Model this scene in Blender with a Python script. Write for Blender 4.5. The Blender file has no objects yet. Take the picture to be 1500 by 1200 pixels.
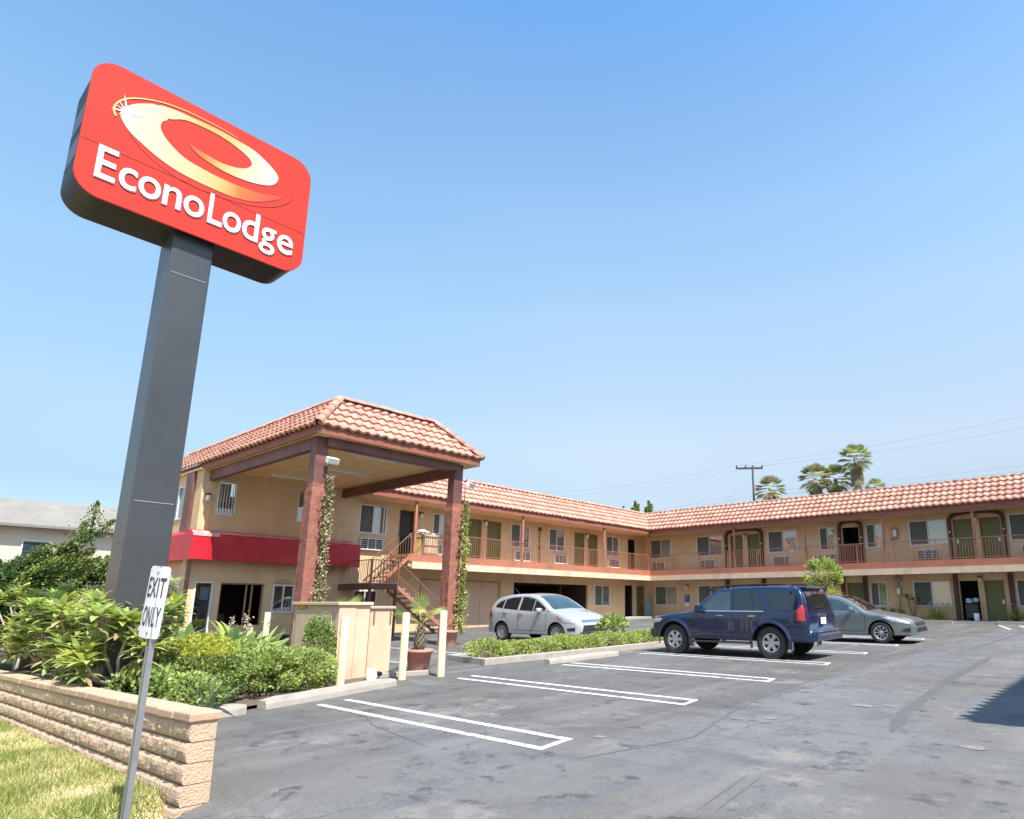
import bpy, bmesh, math, random
import numpy as np
from mathutils import Vector, Matrix, noise
PI = math.pi
sc = bpy.context.scene
COL = sc.collection
R = math.radians

# ------------------------------------------------------------- camera
cam_d = bpy.data.cameras.new("camera")
cam = bpy.data.objects.new("camera", cam_d); COL.objects.link(cam)
cam_d.sensor_fit = 'HORIZONTAL'; cam_d.sensor_width = 36.0
cam_d.lens = 943.3 / 1500 * 36
cam_d.shift_x = -137.6 / 1500; cam_d.shift_y = 80.2 / 1500
cam_d.clip_start = 0.05; cam_d.clip_end = 3000
def cam_axes(yaw, pitch, roll):
    cy, sy, cp, sp = math.cos(yaw), math.sin(yaw), math.cos(pitch), math.sin(pitch)
    f = Vector((-sy * cp, cy * cp, sp)); r = Vector((cy, sy, 0)); u = r.cross(f)
    return r * math.cos(roll) + u * math.sin(roll), -r * math.sin(roll) + u * math.cos(roll), f
_r, _u, _f = cam_axes(0.687476, 0.21452, 0.0031)
m = Matrix.Identity(4)
for i in range(3):
    m[i][0] = _r[i]; m[i][1] = _u[i]; m[i][2] = -_f[i]
m[2][3] = 1.63
cam.matrix_world = m
sc.camera = cam

# ------------------------------------------------------------- sky, sun, exposure
SUN_EL, SUN_AZ = R(57), R(14)                     # azimuth from +X towards -Y
S = Vector((math.cos(SUN_EL) * math.cos(SUN_AZ), -math.cos(SUN_EL) * math.sin(SUN_AZ), math.sin(SUN_EL)))
w = bpy.data.worlds.new("World"); sc.world = w; w.use_nodes = True
nt = w.node_tree; nt.nodes.clear()
sky = nt.nodes.new('ShaderNodeTexSky'); sky.sky_type = 'NISHITA'; sky.sun_disc = False
sky.sun_elevation = SUN_EL; sky.sun_rotation = math.atan2(S.x, S.y)
sky.air_density = 1.0; sky.dust_density = 0.35; sky.ozone_density = 2.5; sky.altitude = 50
bg = nt.nodes.new('ShaderNodeBackground'); bg.inputs[1].default_value = 0.15
wo = nt.nodes.new('ShaderNodeOutputWorld')
gi = nt.nodes.new('ShaderNodeNewGeometry'); sp = nt.nodes.new('ShaderNodeSeparateXYZ'); tcw = nt.nodes.new('ShaderNodeTexCoord')
nt.links.new(tcw.outputs['Generated'], sp.inputs[0]); rp = nt.nodes.new('ShaderNodeValToRGB'); nt.links.new(sp.outputs[2], rp.inputs[0]); nt.nodes.remove(gi)
SKY = [(0, (.54, .45, .42)), (.15, (.65, .545, .47)), (.24, (1.0, .78, .61)), (.42, (1.22, 1.10, .87)), (.55, (1.15, 1.17, 1.0)), (.65, (.98, 1.10, 1.03)), (.75, (.72, 1.04, 1.12)), (1, (.66, 1.0, 1.12))]
el = rp.color_ramp.elements
while len(el) < len(SKY): el.new(.5)
for e_, (q_, c_) in zip(el, SKY): e_.position = q_
for e_, (q_, c_) in zip(el, SKY): e_.color = tuple(x / 1.25 for x in c_) + (1,)
mu = nt.nodes.new('ShaderNodeVectorMath'); mu.operation = 'MULTIPLY'; nt.links.new(sky.outputs[0], mu.inputs[0]); nt.links.new(rp.outputs[0], mu.inputs[1])
ms_ = nt.nodes.new('ShaderNodeVectorMath'); ms_.operation = 'SCALE'; ms_.inputs[3].default_value = 1.25; nt.links.new(mu.outputs[0], ms_.inputs[0])
mx_ = nt.nodes.new('ShaderNodeMapRange'); nt.links.new(sp.outputs[0], mx_.inputs[0]); mx_.inputs[1].default_value = -1; mx_.inputs[2].default_value = -.6
az = nt.nodes.new('ShaderNodeMix'); az.data_type = 'RGBA'; nt.links.new(mx_.outputs[0], az.inputs[0]); az.inputs[6].default_value = (.74, .89, .97, 1); az.inputs[7].default_value = (1, 1, 1, 1)
m3_ = nt.nodes.new('ShaderNodeVectorMath'); m3_.operation = 'MULTIPLY'; nt.links.new(ms_.outputs[0], m3_.inputs[0]); nt.links.new(az.outputs[2], m3_.inputs[1])
nt.links.new(m3_.outputs[0], bg.inputs[0]); nt.links.new(bg.outputs[0], wo.inputs[0])
sl = bpy.data.lights.new("sun", 'SUN'); sl.energy = 4.0; sl.angle = R(0.53); sl.color = (1.0, 0.96, 0.90)
so = bpy.data.objects.new("sun", sl); COL.objects.link(so); so.location = S * 60
so.rotation_euler = (-S).to_track_quat('-Z', 'Y').to_euler()
sc.view_settings.view_transform = 'Standard'; sc.view_settings.look = 'None'
sc.view_settings.exposure = 1.1; sc.view_settings.gamma = 1
try:
    sc.cycles.max_bounces = 9; sc.cycles.diffuse_bounces = 6; sc.cycles.transparent_max_bounces = 12
    sc.cycles.use_denoising = True
    sc.cycles.caustics_reflective = False; sc.cycles.caustics_refractive = False
except Exception: pass

# ------------------------------------------------------------- helpers
GS = 0.0225
def gz(y): return GS * max(-30.0, min(60.0, y))
def gg(y): return gz(y) if y >= 2.9 else gz(2.9) - (2.9 - max(-2.0, y)) * .25      # the drive falls to the street
rnd = random.Random(7)

class MB:
    def __init__(s): s.v = []; s.f = []; s.m = []; s.sm = []; s.mi = 0; s.smooth = False
    def add(s, vs, fs, mi=None, smooth=None):
        n = len(s.v); s.v.extend([tuple(p) for p in vs])
        for f in fs:
            s.f.append(tuple(n + i for i in f)); s.m.append(s.mi if mi is None else mi)
            s.sm.append(s.smooth if smooth is None else smooth)
    def quad(s, a, b, c, d, mi=None): s.add([a, b, c, d], [(0, 1, 2, 3)], mi)
    def box(s, x0, x1, y0, y1, z0, z1, mi=None):
        if x0 > x1: x0, x1 = x1, x0
        if y0 > y1: y0, y1 = y1, y0
        if z0 > z1: z0, z1 = z1, z0
        s.add([(x0, y0, z0), (x1, y0, z0), (x1, y1, z0), (x0, y1, z0), (x0, y0, z1), (x1, y0, z1), (x1, y1, z1), (x0, y1, z1)],
              [(0, 3, 2, 1), (4, 5, 6, 7), (0, 1, 5, 4), (1, 2, 6, 5), (2, 3, 7, 6), (3, 0, 4, 7)], mi)
    def obox(s, M, x0, x1, y0, y1, z0, z1, mi=None):
        k = len(s.v); s.box(x0, x1, y0, y1, z0, z1, mi)
        for i in range(k, len(s.v)): s.v[i] = tuple(M @ Vector(s.v[i]))
    def bar(s, p, q, a, b=None, mi=None, up=(0, 0, 1)):
        """square bar of half-widths a, b from p to q"""
        b = a if b is None else b
        p = Vector(p); q = Vector(q); d = (q - p); L = d.length
        if L < 1e-6: return
        d /= L; u = Vector(up)
        if abs(d.dot(u)) > .98: u = Vector((1, 0, 0))
        x = d.cross(u).normalized(); y = x.cross(d)
        vs = []
        for c in (p, q):
            for sx, sy in ((-1, -1), (1, -1), (1, 1), (-1, 1)): vs.append(c + x * a * sx + y * b * sy)
        s.add(vs, [(0, 3, 2, 1), (4, 5, 6, 7), (0, 1, 5, 4), (1, 2, 6, 5), (2, 3, 7, 6), (3, 0, 4, 7)], mi)
    def tube(s, pts, rs, n=8, mi=None, cap=True, smooth=True):
        pts = [Vector(p) for p in pts]
        if not hasattr(rs, '__len__'): rs = [rs] * len(pts)
        k = len(s.v); prev = None
        for i, p in enumerate(pts):
            d = (pts[min(i + 1, len(pts) - 1)] - pts[max(i - 1, 0)]).normalized()
            if prev is None:
                u = Vector((0, 0, 1)) if abs(d.z) < .9 else Vector((1, 0, 0))
                x = d.cross(u).normalized()
            else:
                x = (prev - d * prev.dot(d)).normalized()
            prev = x; y = d.cross(x)
            for j in range(n):
                a = 2 * PI * j / n; s.v.append(tuple(p + (x * math.cos(a) + y * math.sin(a)) * rs[i]))
        for i in range(len(pts) - 1):
            for j in range(n):
                a = k + i * n + j; b = k + i * n + (j + 1) % n
                s.f.append((a, b, b + n, a + n)); s.m.append(s.mi if mi is None else mi); s.sm.append(smooth)
        if cap:
            s.f.append(tuple(k + j for j in range(n))[::-1]); s.m.append(s.mi if mi is None else mi); s.sm.append(False)
            e = k + (len(pts) - 1) * n
            s.f.append(tuple(e + j for j in range(n))); s.m.append(s.mi if mi is None else mi); s.sm.append(False)
    def lathe(s, prof, M=Matrix.Identity(4), n=24, mi=None, smooth=True):
        """profile of (radius, height) about local Z"""
        k = len(s.v)
        for r, h in prof:
            for j in range(n):
                a = 2 * PI * j / n; s.v.append(tuple(M @ Vector((r * math.cos(a), r * math.sin(a), h))))
        for i in range(len(prof) - 1):
            for j in range(n):
                a = k + i * n + j; b = k + i * n + (j + 1) % n
                s.f.append((a, b, b + n, a + n)); s.m.append(s.mi if mi is None else mi); s.sm.append(smooth)
    def prism(s, poly, f, d0, d1, mi=None):
        """closed polygon [(u,v)], f(u,v,d)->point, between depths d0 and d1"""
        n = len(poly); k = len(s.v)
        for d in (d0, d1):
            for u, v in poly: s.v.append(tuple(f(u, v, d)))
        mm = s.mi if mi is None else mi
        s.f.append(tuple(range(k, k + n))[::-1]); s.m.append(mm); s.sm.append(False)
        s.f.append(tuple(range(k + n, k + 2 * n))); s.m.append(mm); s.sm.append(False)
        for i in range(n):
            j = (i + 1) % n; s.f.append((k + i, k + j, k + n + j, k + n + i)); s.m.append(mm); s.sm.append(False)
    def build(s, name, mats, parent=None, off=None, fixn=False, bevel=0):
        if not isinstance(mats, (list, tuple)): mats = [mats]
        if off is None: off = ORG.get(parent.name, Vector((0, 0, 0))) if parent is not None else Vector((0, 0, 0))
        me = bpy.data.meshes.new(name)
        v = [(p[0] - off.x, p[1] - off.y, p[2] - off.z) for p in s.v] if off.length > 0 else s.v
        me.from_pydata(v, [], s.f)
        for mt in mats: me.materials.append(mt)
        me.polygons.foreach_set('material_index', s.m); me.polygons.foreach_set('use_smooth', s.sm)
        if fixn:
            bm = bmesh.new(); bm.from_mesh(me); bmesh.ops.recalc_face_normals(bm, faces=bm.faces); bm.to_mesh(me); bm.free()
        me.update()
        o = bpy.data.objects.new(name, me); COL.objects.link(o)
        if parent is not None:
            o.parent = parent; ORG[o.name] = off
        if bevel:
            b = o.modifiers.new("bevel", 'BEVEL'); b.width = bevel; b.segments = 2; b.limit_method = 'ANGLE'; b.angle_limit = R(40)
        return o
ORG = {}
def tag(o, label=None, cat=None, group=None, kind=None):
    if label: o['label'] = label
    if cat: o['category'] = cat
    if group: o['group'] = group
    if kind: o['kind'] = kind
    return o
def thing(name, label, cat, loc=(0, 0, 0), group=None, world=True):
    """an Empty at the base of the thing; world=True: parts are given in world coordinates"""
    o = bpy.data.objects.new(name, None); COL.objects.link(o); o.location = loc; o.empty_display_size = .2
    ORG[o.name] = Vector(loc) if world else Vector((0, 0, 0))
    return tag(o, label, cat, group)
def children(o): return [c for c in bpy.data.objects if c.parent == o]
def copy_tree(o, parent=None):
    c = o.copy(); COL.objects.link(c); c.parent = parent
    if parent is not None: c.matrix_parent_inverse = o.matrix_parent_inverse
    for ch in children(o): copy_tree(ch, c)
    return c
def text_mesh(txt, size, offset=0.0, extrude=0.004, spacing=1.0, ax='CENTER'):
    cu = bpy.data.curves.new('t', 'FONT'); cu.body = txt; cu.size = size; cu.offset = offset; cu.extrude = extrude
    cu.space_character = spacing; cu.align_x = ax; cu.resolution_u = 4
    o = bpy.data.objects.new('t', cu); COL.objects.link(o)
    dg = bpy.context.evaluated_depsgraph_get(); dg.update()
    me = bpy.data.meshes.new_from_object(o.evaluated_get(dg))
    V = [tuple(v.co) for v in me.vertices]; F = [tuple(p.vertices) for p in me.polygons]
    bpy.data.objects.remove(o); bpy.data.curves.remove(cu); bpy.data.meshes.remove(me)
    return V, F

# ------------------------------------------------------------- materials
def lin(c):
    if isinstance(c, str):
        c = c.lstrip('#'); c = [int(c[i:i + 2], 16) / 255 for i in (0, 2, 4)]
        return tuple(x / 12.92 if x <= .04045 else ((x + .055) / 1.055) ** 2.4 for x in c) + (1,)
    return tuple(c)[:3] + (1,)
def N(nt, t, **kw):
    n = nt.nodes.new(t)
    for k, v in kw.items(): setattr(n, k, v)
    return n
def mat(name, c1, c2=None, rough=.6, scale=3.0, detail=6, bump=0.0, bscale=60.0, metal=0.0, spec=.5, c3=None, s3=.4, t3=(.5, .7),
        stretch=None, streak=None, coat=0.0, trans=0.0, emis=None, estr=0.0, lo=.35, hi=.65, bdist=.02):
    mt = bpy.data.materials.new(name); mt.use_nodes = True; nt = mt.node_tree; L = nt.links
    P = nt.nodes['Principled BSDF']; P.inputs['Roughness'].default_value = rough; P.inputs['Metallic'].default_value = metal
    P.inputs['Specular IOR Level'].default_value = spec
    if coat: P.inputs['Coat Weight'].default_value = coat; P.inputs['Coat Roughness'].default_value = .03
    tc = N(nt, 'ShaderNodeTexCoord'); vec = tc.outputs['Object']
    if stretch:
        mp = N(nt, 'ShaderNodeMapping'); mp.inputs['Scale'].default_value = stretch; L.new(vec, mp.inputs[0]); vec = mp.outputs[0]
    col = None
    if c2 is None: P.inputs['Base Color'].default_value = lin(c1)
    else:
        nz = N(nt, 'ShaderNodeTexNoise'); nz.inputs['Scale'].default_value = scale; nz.inputs['Detail'].default_value = detail
        nz.inputs['Roughness'].default_value = .62; L.new(vec, nz.inputs['Vector'])
        mr = N(nt, 'ShaderNodeMapRange'); mr.inputs[1].default_value = lo; mr.inputs[2].default_value = hi; L.new(nz.outputs[0], mr.inputs[0])
        mx = N(nt, 'ShaderNodeMix', data_type='RGBA'); mx.inputs[6].default_value = lin(c1); mx.inputs[7].default_value = lin(c2)
        L.new(mr.outputs[0], mx.inputs[0]); col = mx.outputs[2]
        if c3 is not None:
            n3 = N(nt, 'ShaderNodeTexNoise'); n3.inputs['Scale'].default_value = s3; n3.inputs['Detail'].default_value = 8; L.new(vec, n3.inputs['Vector'])
            m3 = N(nt, 'ShaderNodeMapRange'); m3.inputs[1].default_value = t3[0]; m3.inputs[2].default_value = t3[1]; L.new(n3.outputs[0], m3.inputs[0])
            x3 = N(nt, 'ShaderNodeMix', data_type='RGBA'); L.new(m3.outputs[0], x3.inputs[0]); L.new(col, x3.inputs[6]); x3.inputs[7].default_value = lin(c3)
            col = x3.outputs[2]
        if streak:
            mp = N(nt, 'ShaderNodeMapping'); mp.inputs['Scale'].default_value = (3.2, 3.2, .22); L.new(vec, mp.inputs[0])
            n4 = N(nt, 'ShaderNodeTexNoise'); n4.inputs['Scale'].default_value = 1.3; n4.inputs['Detail'].default_value = 7; n4.inputs['Roughness'].default_value = .7; L.new(mp.outputs[0], n4.inputs['Vector'])
            m4 = N(nt, 'ShaderNodeMapRange'); m4.inputs[1].default_value = .52; m4.inputs[2].default_value = .74; m4.inputs[4].default_value = streak; L.new(n4.outputs[0], m4.inputs[0])
            x4 = N(nt, 'ShaderNodeMix', data_type='RGBA', blend_type='MULTIPLY'); L.new(m4.outputs[0], x4.inputs[0]); L.new(col, x4.inputs[6]); x4.inputs[7].default_value = (.45, .40, .36, 1)
            col = x4.outputs[2]
        L.new(col, P.inputs['Base Color'])
    if bump:
        nb = N(nt, 'ShaderNodeTexNoise'); nb.inputs['Scale'].default_value = bscale; nb.inputs['Detail'].default_value = 5; L.new(vec, nb.inputs['Vector'])
        bp = N(nt, 'ShaderNodeBump'); bp.inputs['Strength'].default_value = bump; bp.inputs['Distance'].default_value = bdist
        L.new(nb.outputs[0], bp.inputs['Height']); L.new(bp.outputs[0], P.inputs['Normal'])
    if emis is not None:
        P.inputs['Emission Color'].default_value = lin(emis); P.inputs['Emission Strength'].default_value = estr
    if trans:
        tr = N(nt, 'ShaderNodeBsdfTranslucent'); ms = N(nt, 'ShaderNodeMixShader'); ms.inputs[0].default_value = trans
        if col is not None: L.new(col, tr.inputs[0])
        else: tr.inputs[0].default_value = lin(c1)
        L.new(P.outputs[0], ms.inputs[1]); L.new(tr.outputs[0], ms.inputs[2])
        L.new(ms.outputs[0], nt.nodes['Material Output'].inputs[0])
    return mt
def glass_mat(name, tint=(.8, .9, .9), opacity=.25):
    mt = bpy.data.materials.new(name); mt.use_nodes = True; nt = mt.node_tree; L = nt.links; nt.nodes.clear()
    out = N(nt, 'ShaderNodeOutputMaterial'); g = N(nt, 'ShaderNodeBsdfGlossy'); g.inputs['Roughness'].default_value = .01
    t = N(nt, 'ShaderNodeBsdfTransparent'); t.inputs[0].default_value = tuple(tint) + (1,)
    fr = N(nt, 'ShaderNodeFresnel'); fr.inputs[0].default_value = 1.5
    mr = N(nt, 'ShaderNodeMapRange'); mr.inputs[3].default_value = opacity; mr.inputs[4].default_value = 1.0; L.new(fr.outputs[0], mr.inputs[0])
    ms = N(nt, 'ShaderNodeMixShader'); L.new(mr.outputs[0], ms.inputs[0]); L.new(t.outputs[0], ms.inputs[1]); L.new(g.outputs[0], ms.inputs[2])
    L.new(ms.outputs[0], out.inputs[0]); return mt
M = {}
M['stucco'] = mat('stucco', (.73, .535, .325), (.65, .465, .275), rough=.9, scale=2.5, bump=.5, bscale=45, c3=(.78, .57, .385), s3=.6, spec=.2, streak=.26)
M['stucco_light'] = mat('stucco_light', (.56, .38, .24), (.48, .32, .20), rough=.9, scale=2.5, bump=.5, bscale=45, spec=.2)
M['soffit'] = mat('soffit', (.82, .58, .33), (.72, .48, .26), rough=.9, scale=1.8, bump=.6, bscale=30, spec=.2)
M['maroon'] = mat('maroon_and_shade', (.17, .065, .055), (.12, .05, .045), rough=.55, scale=2, bump=.15, bscale=30, c3=(.21, .09, .075), s3=1.2)  # column tops and pilaster: roof shade is mixed into this colour
M['arch'] = mat('arch_paint', (.085, .034, .028), (.065, .028, .024), rough=.55, scale=3)
M['fascia'] = mat('fascia_paint', (.33, .105, .06), (.25, .085, .055), rough=.6, scale=1.4, bump=.15, bscale=25)
M['brick_stucco'] = mat('column_stucco', (.34, .145, .105), (.28, .115, .085), rough=.92, scale=5, bump=.7, bscale=22, spec=.15, bdist=.03)
M['walk_orange'] = mat('walkway_orange', (.47, .17, .095), (.38, .145, .085), rough=.65, scale=1.2, c3=(.30, .13, .09), s3=.8, t3=(.55, .7), bump=.1, bscale=20)
M['walk_cream'] = mat('walkway_cream', (.72, .56, .40), (.63, .47, .32), rough=.8, scale=2.5, c3=(.50, .35, .22), s3=1.1, t3=(.55, .75), bump=.2, bscale=20, streak=.35)
M['rail'] = mat('rail_paint', (.34, .14, .085), (.27, .11, .065), rough=.5, scale=4)
M['post_orange'] = mat('post_paint', (.50, .19, .12), (.42, .16, .10), rough=.55, scale=4)
M['door_green'] = mat('door_green', (.155, .165, .055), (.135, .145, .05), rough=.5, scale=3)
M['door_dark'] = mat('door_dark', (.016, .013, .012), rough=.4)
M['garage'] = mat('garage_paint', (.66, .46, .31), (.60, .41, .27), rough=.7, scale=2, bump=.1, bscale=12, streak=.15)
M['trim'] = mat('door_trim', (.40, .25, .14), (.34, .21, .12), rough=.8, scale=4)
M['white_frame'] = mat('white_frame', (.72, .72, .70), rough=.4)
M['alu'] = mat('aluminium', (.6, .6, .6), rough=.35, metal=.8)
M['curtain'] = mat('curtain', (.90, .90, .84), (.84, .83, .76), rough=.9, scale=4, trans=.3)
M['screen'] = mat('window_screen', (.13, .145, .135), (.10, .115, .11), rough=.7, scale=6)
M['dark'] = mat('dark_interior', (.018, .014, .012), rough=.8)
M['glass'] = glass_mat('window_glass', (.95, .98, .97), .26)
M['ac'] = mat('ac_housing', (.84, .82, .78), (.78, .76, .72), rough=.5, scale=5)
M['ac_grille'] = mat('ac_grille', (.045, .06, .10), (.08, .09, .13), rough=.5, scale=9)
M['tile1'] = mat('roof_tile', (.52, .265, .20), (.46, .225, .165), rough=.85, scale=2.2, bump=.3, bscale=60, c3=(.54, .29, .22), s3=1.5, t3=(.5, .7), spec=.25)
M['tile2'] = mat('roof_tile_worn', (.53, .29, .22), (.56, .33, .25), rough=.85, scale=4, bump=.3, bscale=60, c3=(.44, .20, .145), s3=2.0, t3=(.55, .7), spec=.25)
M['roof_flat'] = mat('flat_roofing', (.35, .34, .32), (.28, .27, .26), rough=.9, scale=1)
M['lamp_white'] = mat('lamp_white', (.86, .85, .82), rough=.35)
M['red'] = mat('awning_red', (.56, .012, .028), (.47, .010, .024), rough=.42, scale=1.5, c3=(.60, .03, .04), s3=1.3)
M['red_faded'] = mat('awning_faded', (.75, .42, .38), (.62, .16, .15), rough=.6, scale=4)
M['cream'] = mat('cream_paint', (.70, .49, .34), (.64, .44, .30), rough=.75, scale=1.5, c3=(.60, .39, .26), s3=2, t3=(.55, .75), bump=.1, bscale=10, streak=.12)
M['concrete'] = mat('concrete', (.42, .37, .315), (.35, .305, .26), rough=.9, scale=4, bump=.4, bscale=60, c3=(.27, .235, .20), s3=2.2, t3=(.58, .72))
M['yellow'] = mat('bollard_yellow', (.80, .71, .44), (.74, .64, .37), rough=.55, scale=5, c3=(.66, .60, .48), s3=4, t3=(.62, .7))
M['terracotta'] = mat('terracotta', (.58, .27, .21), (.50, .22, .17), rough=.8, scale=4, c3=(.62, .36, .28), s3=3)
M['steel'] = mat('galvanised', (.42, .43, .44), (.34, .35, .36), rough=.38, metal=.7, scale=12)
M['black'] = mat('black_paint', (.02, .02, .022), rough=.5)
M['rubber'] = mat('rubber', (.028, .027, .026), (.045, .042, .038), rough=.85, scale=9, bump=.1, bscale=80)
M['white'] = mat('white_paint', (.80, .80, .78), rough=.5)
M['bark'] = mat('bark', (.23, .18, .13), (.15, .11, .08), rough=.95, scale=6, bump=.8, bscale=25)
M['soil'] = mat('soil', (.10, .07, .05), (.17, .12, .085), rough=1, scale=7, bump=.8, bscale=30)
M['blue_sign'] = mat('sign_blue', (.05, .12, .40), rough=.4)
def leafmat(name, c, c2, tr=.42, rough=.45, sc_=2.0): return mat(name, c, c2, rough=rough, scale=sc_, trans=tr, spec=.4, detail=3)
G = {}
G['lime'] = leafmat('leaf_lime', (.58, .60, .16), (.46, .52, .12))
G['mid'] = leafmat('leaf_mid', (.32, .43, .12), (.22, .33, .08))
G['dark'] = leafmat('leaf_dark', (.07, .14, .035), (.045, .10, .028))
G['fresh'] = leafmat('leaf_fresh', (.48, .57, .22), (.36, .47, .15))
G['yel'] = leafmat('leaf_yellow', (.60, .58, .09), (.48, .50, .08))
G['olive'] = leafmat('leaf_olive', (.30, .29, .10), (.20, .21, .07))
G['dry'] = leafmat('leaf_dry', (.42, .33, .17), (.30, .22, .11), tr=.15)
G['straw'] = leafmat('leaf_straw', (.50, .43, .28), (.38, .31, .19), tr=.15)
G['juniper'] = leafmat('leaf_juniper', (.10, .145, .03), (.06, .095, .02), tr=.15)
G['junip_lit'] = leafmat('leaf_juniper_lit', (.26, .29, .06), (.19, .23, .045), tr=.2)  # yellow green tone painted for sunlit tufts
G['bluegreen'] = leafmat('leaf_bluegreen', (.21, .30, .20), (.15, .23, .15), tr=.15)
G['pink'] = leafmat('petal_pink', (.66, .42, .36), (.72, .60, .50), tr=.3)
# ------------------------------------------------------------- the ground
def asphalt_mat():
    mt = bpy.data.materials.new('asphalt'); mt.use_nodes = True; nt = mt.node_tree; L = nt.links
    P = nt.nodes['Principled BSDF']; P.inputs['Specular IOR Level'].default_value = .35
    tc = N(nt, 'ShaderNodeTexCoord'); V = tc.outputs['Object']
    def nz(scale, detail=6, rough=.6, vec=V):
        n = N(nt, 'ShaderNodeTexNoise'); n.inputs['Scale'].default_value = scale; n.inputs['Detail'].default_value = detail
        n.inputs['Roughness'].default_value = rough; L.new(vec, n.inputs['Vector']); return n.outputs[0]
    def rng(x, a, b, c=0, d=1):
        r = N(nt, 'ShaderNodeMapRange'); r.inputs[1].default_value = a; r.inputs[2].default_value = b
        r.inputs[3].default_value = c; r.inputs[4].default_value = d; L.new(x, r.inputs[0]); return r.outputs[0]
    def mix(f, a, b, mode='MIX'):
        x = N(nt, 'ShaderNodeMix', data_type='RGBA', blend_type=mode)
        if isinstance(f, (int, float)): x.inputs[0].default_value = f
        else: L.new(f, x.inputs[0])
        for i, c in ((6, a), (7, b)):
            if isinstance(c, tuple): x.inputs[i].default_value = c + (1,)
            else: L.new(c, x.inputs[i])
        return x.outputs[2]
    def math_(op, a, b=None):
        n = N(nt, 'ShaderNodeMath', operation=op)
        for i, c in ((0, a), (1, b)):
            if c is None: continue
            if isinstance(c, (int, float)): n.inputs[i].default_value = c
            else: L.new(c, n.inputs[i])
        return n.outputs[0]
    sep = N(nt, 'ShaderNodeSeparateXYZ'); L.new(V, sep.inputs[0])
    wob = math_('MULTIPLY', math_('SUBTRACT', nz(.5, 4), .5), 1.6)
    # the stalls are a browner, older coat than the drive lane
    edge = math_('ADD', math_('ADD', sep.outputs[0], 4.75), wob)
    lane = rng(edge, -.06, .10)
    near = rng(math_('ADD', sep.outputs[1], wob), 5.8, 6.4, 1, 0)
    lane = math_('MAXIMUM', lane, math_('MULTIPLY', near, rng(math_('ADD', sep.outputs[0], wob), -8.6, -4.5)))
    base = mix(lane, (.122, .109, .094), (.127, .118, .107))
    base = mix(rng(nz(.35, 5), .38, .66), base, mix(lane, (.092, .085, .078), (.148, .146, .147)))
    base = mix(math_('MULTIPLY', rng(nz(1.7, 8, .7), .50, .72), .75), base, (.076, .075, .083))
    base = mix(math_('MULTIPLY', rng(nz(1.1, 9, .75), .56, .72), .55), base, (.21, .20, .185))
    grain = nz(95, 3, .7)
    base = mix(math_('MULTIPLY', rng(grain, .50, .70), rng(nz(.8, 4), .35, .6, .25, .85)), base, (.29, .285, .27))
    base = mix(math_('MULTIPLY', rng(nz(140, 2), .56, .66), .6), base, (.045, .045, .05))
    # worn wheel tracks, patches and streaks along the drive
    mp = N(nt, 'ShaderNodeMapping'); mp.inputs['Scale'].default_value = (1.5, .16, 1); mp.inputs['Rotation'].default_value = (0, 0, .12); L.new(V, mp.inputs[0])
    base = mix(math_('MULTIPLY', rng(nz(1.0, 7, .65, mp.outputs[0]), .50, .62), .5), base, (.19, .182, .172))
    mp2 = N(nt, 'ShaderNodeMapping'); mp2.inputs['Scale'].default_value = (.25, 1.3, 1); L.new(V, mp2.inputs[0])
    base = mix(math_('MULTIPLY', rng(nz(1.2, 8, .7, mp2.outputs[0]), .52, .64), .45), base, (.070, .067, .066))
    base = mix(math_('MULTIPLY', rng(nz(.55, 10, .8), .55, .62), .75), base, (.225, .205, .18))
    base = mix(math_('MULTIPLY', rng(nz(3.3, 6, .7), .57, .66), .8), base, (.055, .052, .052))
    # oil spots
    vo = N(nt, 'ShaderNodeTexVoronoi'); vo.inputs['Scale'].default_value = 1.3; vo.inputs['Randomness'].default_value = 1
    n3 = N(nt, 'ShaderNodeTexNoise'); n3.inputs['Scale'].default_value = 2.5; n3.inputs['Detail'].default_value = 4; L.new(V, n3.inputs['Vector'])
    va = N(nt, 'ShaderNodeVectorMath', operation='MULTIPLY_ADD'); L.new(n3.outputs[1], va.inputs[0]); va.inputs[1].default_value = (.5, .5, .5); L.new(V, va.inputs[2])
    L.new(va.outputs[0], vo.inputs['Vector'])
    spots = math_('MULTIPLY', rng(vo.outputs['Distance'], .05, .16, 1, 0), rng(nz(.22, 2), .46, .52))
    base = mix(math_('MULTIPLY', spots, .85), base, (.045, .043, .045))
    # cracks
    vc = N(nt, 'ShaderNodeTexVoronoi', feature='DISTANCE_TO_EDGE'); vc.inputs['Scale'].default_value = .42; L.new(va.outputs[0], vc.inputs['Vector'])
    crack = math_('MULTIPLY', rng(vc.outputs['Distance'], .0, .006, 1, 0), rng(nz(.3, 3), .48, .56))
    base = mix(math_('MULTIPLY', crack, .8), base, (.05, .05, .05))
    L.new(base, P.inputs['Base Color'])
    L.new(rng(nz(1.4, 5), .3, .7, .72, .92), P.inputs['Roughness'])
    b = N(nt, 'ShaderNodeBump'); b.inputs['Strength'].default_value = .55; b.inputs['Distance'].default_value = .008
    L.new(math_('ADD', grain, math_('MULTIPLY', nz(6, 6), 1.5)), b.inputs['Height']); L.new(b.outputs[0], P.inputs['Normal'])
    return mt
M['asphalt'] = asphalt_mat()
mb = MB()
ys = [-900, -30, -6, -2, 0, 2.3, 2.9, 4, 8, 12, 16, 20, 26, 32, 40, 60, 900]; xs = [-900, -40, -20, -6.42, 4, 30, 900]
for i in range(len(ys) - 1):
    for j in range(len(xs) - 1):
        y0, y1, x0, x1 = ys[i], ys[i + 1], xs[j], xs[j + 1]
        if x1 <= -6.4 and x0 >= -40 and y0 >= -30 and y1 <= 2.31: continue
        mb.quad((x0, y0, gg(y0)), (x1, y0, gg(y0)), (x1, y1, gg(y1)), (x0, y1, gg(y1)))
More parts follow.
